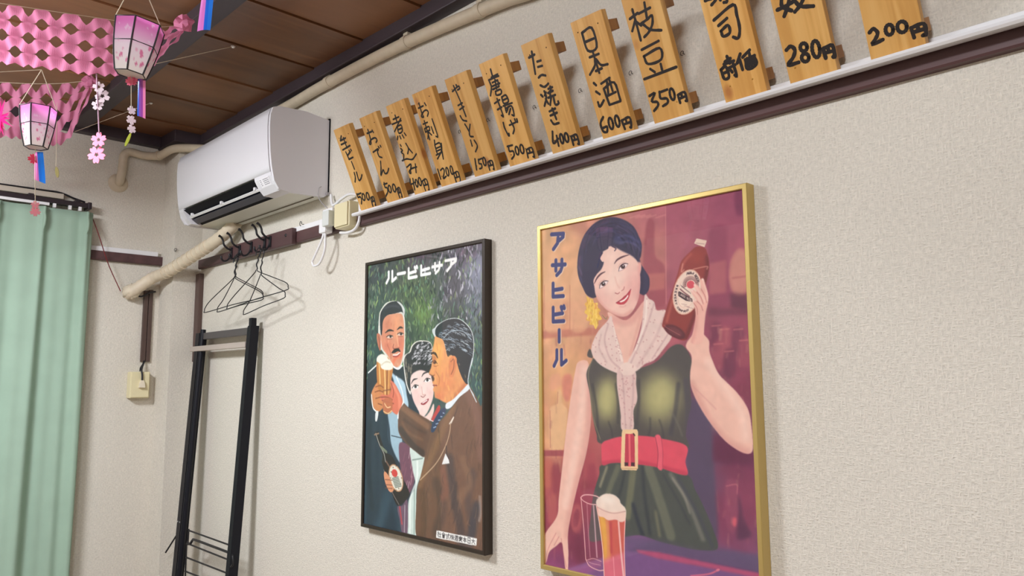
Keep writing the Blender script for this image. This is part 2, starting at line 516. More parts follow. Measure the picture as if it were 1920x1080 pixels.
# air outlet: dark slanted opening with two louvers
va, vb = x0 + 0.05, -2.585
out = MB().add([(va, -0.2215, 2.081), (vb, -0.2215, 2.081), (vb, -0.1415, 2.0285), (va, -0.1415, 2.0285)], [(0, 1, 2, 3)])
out.add([(va, -0.218, 2.083), (vb, -0.218, 2.083), (vb, -0.14, 2.031), (va, -0.14, 2.031)], [(3, 2, 1, 0)])
A.part('air_outlet', out, BLACKP)
def slat(yc, zc, hw, m, name, th=0.003):
    d = Vector((0, 0.08, -0.0525)).normalized()
    n = Vector((0, -0.0525, -0.08)).normalized()
    c = Vector((0, yc, zc)) + n * 0.008
    q = [c - d * hw - n * th, c - d * hw + n * th, c + d * hw + n * th, c + d * hw - n * th]
    return MB().prism([(p.y, p.z) for p in q], 0, va + 0.004, vb - 0.002)
A.part('louver', slat(-0.189, 2.06, 0.0045, None, ''), WHITEP)
A.part('louver', slat(-0.168, 2.0455, 0.014, None, ''), mat('louver_dark', (34, 36, 52), 0.3))
for k in range(3):
    xx = va + 0.03 + k * (vb - va - 0.08) / 2
    A.part('louver_pin', MB().bbox(xx, xx + 0.012, -0.204, -0.192, 2.054, 2.066, 0.002), WHITEP)
# blank ends of the outlet face (right one carries the sticker)
for a, b in ((vb, x1 - 0.012), (x0 + 0.012, va)):
    A.part('outlet_end', MB().prism([(-0.224, 2.087), (-0.222, 2.075), (-0.205, 2.046), (-0.186, 2.027), (-0.142, 2.026), (-0.142, 2.034), (-0.2, 2.087)], 0, a, b), ACW)
st = MB().add([(-2.555, -0.2238, 2.076), (-2.48, -0.2238, 2.076), (-2.48, -0.2068, 2.0475), (-2.555, -0.2068, 2.0475)], [(0, 1, 2, 3)])
stick = A.part('sticker', st, mat('sticker_white', (244, 242, 246), 0.3))
lines = MB()
for k in range(4):
    a = 0.15 + k * 0.19
    for (u0, u1) in ((0.08, 0.22), (0.4, 0.92)):
        def Q(u, v):
            return (-2.555 + 0.075 * u, -0.2243 + 0.017 * v, 2.0757 - 0.0285 * v)
        lines.add([Q(u0, a), Q(u1, a), Q(u1, a + 0.07), Q(u0, a + 0.07)], [(0, 1, 2, 3)])
A.part('sticker_print', lines, mat('print_grey', (150, 148, 156), 0.6), stick)
A.part('underside_line', MB().box(x0 + 0.02, x1 - 0.02, -0.052, -0.049, 2.0235, 2.0265), mat('seam_grey', (120, 112, 96), 0.6))
A.part('mounting_plate', MB().box(x0 + 0.01, x1 + 0.003, -0.004, 0, 2.045, 2.328), BLACKP)

# ================================================================== pipes and cables
# pipe along the ceiling line
pp = [at(px, py, 1, -0.024) for px, py in ((1100, -62), (930, 8), (780, 72), (680, 121), (600, 164), (556, 190), (520, 210))]
d = (pp[0] - pp[2]).normalized()
pp = [pp[0] + Vector((d.x * 1.2, 0, 0))] + pp
pl = thing('ceiling_pipe', 'beige round pipe clipped along the top of the poster wall', 'pipe', (pp[4].x, 0, pp[4].z))
A = Off(pl)
A.part('pipe', MB().tube(spline(pp, 6), 0.020, 12), PIPE)
for px, py in ((762, 80), (617, 154), (900, 20)):
    c = at(px, py, 1, -0.024)
    A.part('clip', MB().tube([c - Vector((0.012, 0, 0)), c + Vector((0.012, 0, 0))], 0.0225, 14).bbox(c.x - 0.012, c.x + 0.012, -0.03, -0.001, c.z + 0.018, c.z + 0.034, 0.003), PIPE)
# pipe on the curtain wall, bending into the wall
q = [Vector((-3.30, -0.03, 2.40)), Vector((-3.42, -0.05, 2.425)), Vector((-3.555, -0.12, 2.445)), Vector((-3.60, -0.160, 2.44)), Vector((-3.69, -0.185, 2.425)), Vector((-3.735, -0.24, 2.425)), Vector((-3.737, -0.30, 2.43)), Vector((-3.737, -0.325, 2.405)), Vector((-3.737, -0.328, 2.36)), Vector((-3.737, -0.332, 2.31)), Vector((-3.75, -0.333, 2.285)), Vector((-3.775, -0.333, 2.28))]
p2 = thing('bent_pipe', 'beige pipe bending down into the wall above the curtain', 'pipe', (-3.74, -0.3, 2.3))
A = Off(p2)
A.part('pipe', MB().tube(spline(q, 6), 0.019, 12), PIPE)
A.part('wall_collar', MB().lathe([(0.0, 0.012), (0.03, 0.012), (0.042, 0.004), (0.044, 0.0)], (-3.77, -0.333, 2.28), 24, 0), PIPE)
for i, c in enumerate((q[1], q[4])):
    A.part('clip', MB().tube([c - Vector((0.007, 0.002, 0)), c + Vector((0.007, 0.002, 0))], 0.0225, 12), PIPE)
# taped refrigerant pipe sloping down below the air conditioner
q = [Vector((-3.12, -0.045, 2.035)), at(412, 446, 1, -0.075), Vector((-3.40, -0.105, 1.925)), Vector((-3.575, -0.155, 1.862)), at(285, 522, 0, -3.68), at(250, 545, 0, -3.725), at(238, 552, 0, -3.755)]
sp = spline(q, 12)
rr = [0.0265 + 0.0015 * math.sin(i * 2.1) for i in range(len(sp))]
tp = thing('taped_pipe', 'cream taped hose sloping from the air conditioner across the pillar', 'pipe', (-3.57, -0.12, 1.85))
A = Off(tp)
A.part('hose', MB().tube(sp, rr, 14), TAPE)
wr = MB()
for i in range(18, 40, 2):
    dd = (sp[i + 1] - sp[i]).normalized() * 0.004
    wr.tube([sp[i] - dd, sp[i] + dd], 0.0295, 14)
A.part('tape_wrap', wr, TAPE)
e = q[-2]
putty = MB()
vs = []; n1, n2 = 9, 12
for i in range(n1):
    th = math.pi * i / (n1 - 1)
    for j in range(n2):
        ph = 2 * math.pi * j / n2
        r_ = 0.036 * (1 + 0.22 * math.sin(3 * ph + i) + 0.12 * math.sin(5 * th + j))
        vs.append((e.x - 0.015 + r_ * 0.9 * math.sin(th) * math.cos(ph), e.y - 0.005 + r_ * math.sin(th) * math.sin(ph), e.z - 0.004 + r_ * 0.85 * math.cos(th)))
putty.add(vs, [(i * n2 + j, i * n2 + (j + 1) % n2, (i + 1) * n2 + (j + 1) % n2, (i + 1) * n2 + j) for i in range(n1 - 1) for j in range(n2)], True)
A.part('putty_seal', putty, mat('putty', (226, 214, 190), 0.7, bump=0.3, bscale=120))

# brown cable cover with black cable, outlet box on the curtain wall
cc = thing('cable_cover', 'pair of brown cable covers running down to the lower outlet', 'cable cover', (WX, -0.175, 1.44))
A = Off(cc)
A.part('cover', MB().bbox(WX, WX + 0.014, -0.196, -0.176, 1.452, 1.785, 0.002), BROWNP)
A.part('cover', MB().bbox(WX, WX + 0.013, -0.173, -0.155, 1.452, 1.79, 0.002), BROWNP)
ca = tag(MB().tube(spline([at(252, 552, 0, -3.735), at(265, 556, 0, -3.735), at(280, 549, 0, -3.74), at(291, 547, 0, -3.755), Vector((-3.76, -0.174, 1.775))], 6), 0.004, 8).build('black_cable', BLACKM), 'black cable from the taped hose to the brown covers', 'cable')
b2 = thing('outlet_box', 'cream outlet box low on the wall beside the curtain', 'outlet', (WX, -0.2, 1.27))
A = Off(b2)
A.part('box', MB().bbox(WX, WX + 0.045, -0.247, -0.162, 1.285, 1.405, 0.004), BEIGE)
A.part('cover_plate', MB().bbox(WX + 0.045, WX + 0.049, -0.243, -0.166, 1.289, 1.401, 0.0015), BEIGE)
b3 = thing('power_plug', 'small cream plug with black cord in the lower outlet box', 'plug', (WX + 0.049, -0.2, 1.35))
A = Off(b3)
A.part('plug_body', MB().prism([(-0.213, 1.333), (-0.187, 1.333), (-0.19, 1.352), (-0.195, 1.366), (-0.205, 1.366), (-0.21, 1.352)], 0, WX + 0.049, WX + 0.066), mat('plug_cream', (232, 222, 200), 0.5))
A.part('cord', MB().tube(spline([(WX + 0.058, -0.2, 1.364), (WX + 0.056, -0.2, 1.39), (WX + 0.05, -0.202, 1.412), (WX + 0.03, -0.192, 1.432), (WX + 0.012, -0.18, 1.456)], 6), 0.0042, 8).tube(spline([(WX + 0.04, -0.206, 1.408), (WX + 0.03, -0.2, 1.425), (WX + 0.012, -0.176, 1.456)], 5), 0.003, 6), BLACKM)
# red cord from curtain end to pipe putty
tag(MB().tube(spline([at(170, 400, 0, -3.725), at(185, 440, 0, -3.71), at(203, 495, 0, -3.72), at(226, 546, 0, -3.735)], 6), 0.0022, 6).build('red_cord', REDC), 'thin dark red cord hanging from curtain rail to hose end', 'cord')

# outlet box under the air conditioner
b4 = thing('outlet_box', 'beige outlet box on the rail right of the air conditioner', 'outlet', (-2.27, 0, 1.885))
A = Off(b4)
A.part('box', MB().bbox(-2.315, -2.222, -0.05, 0, 1.882, 1.972, 0.006), BEIGE)
A.part('cover_plate', MB().bbox(-2.310, -2.228, -0.056, -0.05, 1.887, 1.968, 0.002), BEIGE)
b5 = thing('power_adapter', 'white square plug with looped cord beside the beige outlet box', 'plug', (-2.37, -0.03, 1.87))
A = Off(b5)
A.part('plug_body', MB().bbox(-2.385, -2.318, -0.06, -0.022, 1.905, 1.962, 0.006).bbox(-2.405, -2.36, -0.062, -0.03, 1.878, 1.93, 0.006), WHITEP)
A.part('socket_block', MB().bbox(-2.36, -2.317, -0.075, -0.05, 1.895, 1.95, 0.004), mat('plug_greywhite', (216, 220, 216), 0.4))
A.part('cord_loop', MB().tube(spline([(-2.385, -0.05, 1.885), (-2.395, -0.055, 1.85), (-2.43, -0.06, 1.80), (-2.445, -0.06, 1.78), (-2.43, -0.06, 1.765), (-2.40, -0.055, 1.775), (-2.375, -0.052, 1.82), (-2.378, -0.05, 1.885)], 8), 0.0042, 8), WHITEP)
A.part('cord', MB().tube(spline([(-2.41, -0.012, 2.03), (-2.38, -0.02, 1.985), (-2.30, -0.03, 1.995), (-2.25, -0.03, 2.0), (-2.205, -0.025, 1.985), (-2.195, -0.025, 1.94), (-2.198, -0.025, 1.90), (-2.215, -0.03, 1.872), (-2.26, -0.03, 1.866), (-2.31, -0.03, 1.872)], 8), 0.0052, 8), WHITEP)
tag(MB().tube(spline([(-2.44, -0.035, 2.062), (-2.43, -0.05, 2.05), (-2.425, -0.055, 2.02), (-2.415, -0.045, 1.995), (-2.40, -0.03, 1.975)], 6), 0.0016, 6).tube([(-2.440, -0.002, 2.04), (-2.440, -0.014, 2.04)], 0.006, 8).build('thin_wire', mat('wire_grey', (170, 166, 170), 0.5)), 'thin grey wire curling below the air conditioner side', 'wire')

# ================================================================== small screw hooks in the wall
def screw_hook(p, label, s=0.62, m=IRON, group=None):
    pts = [Vector((0, 0, 0)), Vector((0, -0.008, 0))]
    for k in range(9):
        a = -0.5 * math.pi + 1.5 * math.pi * k / 8
        pts.append(Vector((0.0055 * math.cos(a + math.pi / 2) * 1.0 - 0.0, -0.0135 - 0.0055 * math.sin(a) - 0.0, -0.0055 + 0.0055 * math.cos(a))))
    pts = [Vector((0, 0, 0)), Vector((0, -0.007, 0)), Vector((-0.001, -0.009, 0.001)), Vector((0.003, -0.012, 0.006)), Vector((-0.003, -0.012, 0.010)), Vector((-0.009, -0.012, 0.006)), Vector((-0.010, -0.012, -0.001)), Vector((-0.006, -0.012, -0.006)), Vector((0.0, -0.012, -0.007))]
    mb = MB().tube([v * s for v in spline(pts, 4)], 0.0013 * s, 6)
    o = mb.build('screw_hook', m)
    o.location = p
    return tag(o, label, 'hook', group or 'small screw hooks above the menu rail')
for px, py, lb in ((1280, 100, 'small dark screw hook in the wall between the fourth and third boards from the right'), (1183, 137, 'small dark screw hook left of the green soybean board'), (1088, 170, 'small dark screw hook left of the rice wine board'), (1002, 201, 'small dark screw hook left of the octopus ball board'), (915, 225, 'small dark screw hook left of the fried chicken board'), (862, 247, 'small dark screw hook left of the grilled skewer board')):
    c = at(px, py, 1, -0.008)
    screw_hook((c.x, 0, c.z), lb)
c = at(571, 415, 1, -0.02)
screw_hook((c.x, -0.022, c.z - 0.012), 'small dark hook on the rail under the air conditioner', 1.0, group='single hooks near the air conditioner')
c = at(329, 470, 0, PX)
screw_hook((PX + 0.0, c.y, c.z), 'small dark hook on the pillar above the taped hose', 0.9, group='single hooks near the air conditioner').rotation_euler = (0, 0, math.radians(90))

# ================================================================== coat hook rack
hk = thing('coat_hook_rack', 'dark brown board with five black double coat hooks', 'coat rack', (-2.9, -0.02, 1.885))
A = Off(hk)
A.part('board', MB().bbox(-3.20, -2.64, -0.042, -0.020, 1.876, 1.940, 0.005), TRIM)
A.part('screw', MB().lathe([(0.0, -0.0035), (0.005, -0.003), (0.0065, 0)], (-2.685, -0.042, 1.915), 12, 1), BLACKM)
for hx in (-3.165, -3.085, -2.975, -2.855, -2.81):
    c = Vector((hx, 0, 0))
    up = spline([(hx, -0.044, 1.918), (hx, -0.062, 1.924), (hx, -0.078, 1.938), (hx, -0.083, 1.956), (hx, -0.092, 1.970), (hx, -0.102, 1.975)], 5)
    mb = MB().tube(up, [0.0045] * (len(up) - 4) + [0.005, 0.0055, 0.006, 0.0055], 8)
    lo = spline([(hx, -0.044, 1.908), (hx, -0.052, 1.885), (hx, -0.062, 1.872), (hx, -0.076, 1.868), (hx, -0.086, 1.876), (hx, -0.088, 1.888)], 5)
    mb.tube(lo, 0.0042, 8)
    mb.bbox(hx - 0.008, hx + 0.008, -0.048, -0.042, 1.885, 1.93, 0.002)
    A.part('hook', mb, BLACKM)

# ================================================================== wire hangers
def hanger(L, R, ap, top, yl, yr, ya, label):
    l = at(*L, 1, yl); r = at(*R, 1, yr); a = at(*ap, 1, ya); t = at(*top, 1, ya + 0.0)
    cdir = (r - l).normalized()
    dn = Vector((0, 0, -1))
    la = a + (l - a) * 0.10 + dn * 0.002
    ra = a + (r - a) * 0.10 + dn * 0.002
    body = [a + cdir * 0.003, ra, r - cdir * 0.045 - dn * 0.035, r - cdir * 0.006 - dn * 0.014, r, r - cdir * 0.014 + dn * 0.010, (l + r) / 2 + dn * 0.006, l + cdir * 0.014 + dn * 0.008, l, l + cdir * 0.006 - dn * 0.014, l + cdir * 0.05 - dn * 0.04, la, a - cdir * 0.003]
    pts = []
    for i in range(len(body)):
        pts.append(body[i])
    pts = spline(pts, 4)
    mb = MB().tube(pts, 0.0019, 6)
    # twisted neck and hook
    neck = []
    h = (t - a)
    for k in range(13):
        f_ = k / 12
        an = f_ * 9
        neck.append(a + h * f_ * 0.62 + cdir * 0.0022 * math.cos(an) + Vector((0, 0.0022 * math.sin(an), 0)))
    mb.tube(neck, 0.0026, 6)
    b0 = a + h * 0.62
    hook = [b0, b0 + h * 0.2 + cdir * 0.012, t + cdir * 0.012, t - dn * 0.012, t - cdir * 0.014, t - cdir * 0.018 + dn * 0.016]
    mb.tube(spline(hook, 5), 0.0021, 6)
    org = t
    mb.v = [(x - org.x, y - org.y, z - org.z) for x, y, z in mb.v]
    o = mb.build('wire_hanger', BLACKM)
    o.location = org
    tag(o, label, 'hanger', 'black wire hangers on the coat hooks')
hanger((383.5, 583), (493, 553), (441, 517), (444, 482), -0.125, -0.075, -0.092, 'black wire hanger reaching furthest left of the four')
hanger((407.5, 582), (493, 557), (440, 520), (442, 484), -0.11, -0.085, -0.10, 'second black wire hanger on the left hook, nested in the leftmost')
hanger((426, 576), (540, 538), (481, 506), (485, 470), -0.125, -0.06, -0.088, 'black wire hanger reaching furthest right of the four')
hanger((456.5, 587), (534.6, 553), (489, 514), (492, 472), -0.10, -0.085, -0.098, 'black wire hanger with the lowest bottom bar, on the right hook')

# ================================================================== black leaning stand with wire basket
sd = thing('leaning_stand', 'black metal ladder stand leaning on the wall under the hangers', 'stand', (-3.2, -0.1, 0))
A = Off(sd)
def sy(z):            # lean: front of the posts
    return -0.058 - (1.58 - z) * 0.055
def post(x0, x1, z0, z1, th=0.036):
    mb = MB()
    vs = []
    for z in (z0, z1):
        for xx, yy in ((x0, 0), (x1, 0), (x1, th), (x0, th)):
            vs.append((xx, sy(z) + yy, z))
    mb.add(vs, [(0, 3, 2, 1), (4, 5, 6, 7), (0, 1, 5, 4), (1, 2, 6, 5), (2, 3, 7, 6), (3, 0, 4, 7)])
    return mb
pr = A.part('post', post(-2.950, -2.924, 0.0, 1.58), NAVYM)
pl_ = A.part('post', post(-3.475, -3.435, 0.0, 1.575), NAVYM)
A.part('post_tube', MB().tube([(-3.425, sy(0) + 0.012, 0), (-3.425, sy(1.59) + 0.012, 1.59)], 0.012, 10), NAVYM, pl_)
A.part('post_tube', MB().tube([(-2.953, sy(0) + 0.008, 0), (-2.953, sy(1.575) + 0.008, 1.575)], 0.008, 10), NAVYM, pr)
A.part('peg', MB().bbox(-2.955, -2.93, sy(1.6) + 0.004, sy(1.6) + 0.026, 1.575, 1.612, 0.002), NAVYM, pr)
A.part('top_bar', MB().bbox(-3.435, -2.955, sy(1.55) + 0.010, sy(1.55) + 0.03, 1.545, 1.575, 0.003), GREYM)
A.part('wood_bar', MB().bbox(-3.52, -2.955, sy(1.5) - 0.004, sy(1.5) + 0.018, 1.493, 1.516, 0.003), PINKWOOD)
bk = MB()
yw = sy(0.72) + 0.012
W_ = lambda px, py: at(px, py, 1, yw)
for (l, r_) in (((355, 995), (436, 1024)), ((351, 1019), (437, 1053)), ((349, 1045), (437, 1079)), ((347, 1071), (437, 1106)), ((345, 1098), (437, 1134))):
    bk.tube([W_(*l), W_(*r_)], 0.0036, 6)
bk.tube(spline([W_(354, 1020), W_(358, 1018), W_(361, 1013), W_(366, 1012.5), W_(400, 1025), W_(437, 1039)], 4), 0.0055, 6)
for (t_, b_) in (((354, 992), (352, 1022)), ((350, 1018), (346, 1110)), ((437, 1020), (433, 1134))):
    bk.tube([W_(*t_), W_(*b_)], 0.0036, 6)
A.part('wire_basket', bk, BLACKM)
for k, xx in enumerate((-3.468, -3.445)):
    A.part('screw', MB().lathe([(0.0, -0.002), (0.003, -0.0015), (0.004, 0.0)], (xx, sy(0.76), 0.755), 8, 1), mat('screw_zinc', (190, 190, 195), 0.3, metal=0.8), pl_)
A.part('hook_clip', MB().tube(spline([(-3.478, sy(0.66) + 0.01, 0.70), (-3.50, sy(0.66) - 0.005, 0.66), (-3.52, sy(0.64) - 0.02, 0.62)], 5), 0.0035, 6), BLACKM, pl_)
A.part('hook_clip', MB().tube(spline([(-2.913, sy(0.66) + 0.006, 0.70), (-2.9, sy(0.66) + 0.0, 0.695), (-2.895, sy(0.66), 0.67), (-2.912, sy(0.65), 0.655)], 5), 0.0035, 6), BLACKM, pr)

# ================================================================== menu boards
BW, BL_, BT = 0.092, 0.278, 0.018
ALPHA = math.atan2(0.113, 0.254)
YB0, ZB0 = -0.05, 1.9195
def mk_board():
    mb = MB().bbox(-BW / 2, BW / 2, 0, BT, 0, BL_, 0.0018)
    me = mb.mesh('board'); me.materials.append(BOARD)
    return me
def mk_batten(z, d):
    mb = MB().bbox(-BW / 2 + 0.001, BW / 2 - 0.001, BT, BT + d, z, z + 0.024, 0.001)
    me = mb.mesh('batten'); me.materials.append(BATTEN)
    return me
ME_BOARD = mk_board(); ME_BT = mk_batten(BL_ - 0.048, 0.036); ME_BB = mk_batten(0.020, 0.033)
nm = MB().lathe([(0.0, -0.0012), (0.0012, -0.001), (0.0018, 0.0)], (0, 0, 0), 8, 1)
ME_NAIL = nm.mesh('nail'); ME_NAIL.materials.append(RUST)
ME_NAILB = ME_NAIL.copy(); ME_NAILB.materials[0] = BRASS

CROPS = {'A': (610, 230, 6.35), 'B': (710, 180, 5.684), 'C': (830, 120, 5.143), 'D': (970, 50, 4.5), 'E': (1060, 10, 4.154), 'F': (1150, 0, 4.5), 'G': (1300, 0, 5.4), 'H': (1440, 0, 5.647)}
def ell(cx, cy, rx, ry, rot=-12, n=14):
    a = math.radians(rot)
    return [(cx + rx * math.cos(t) * math.cos(a) - ry * math.sin(t) * math.sin(a), cy + rx * math.cos(t) * math.sin(a) + ry * math.sin(t) * math.cos(a)) for t in [2 * math.pi * k / n for k in range(n + 1)]]
def yen(tl, tr, bl, br):
    def P(u, v):
        return tuple((tl[i] * (1 - u) + tr[i] * u) * (1 - v) + (bl[i] * (1 - u) + br[i] * u) * v for i in (0, 1))
    return [[P(0, 0), P(0, 1)], [P(0, 0), P(1, 0), P(1, 1), P(0.82, 0.98)], [P(0.5, 0), P(0.5, 0.45)], [P(0, 0.48), P(1, 0.48)]]
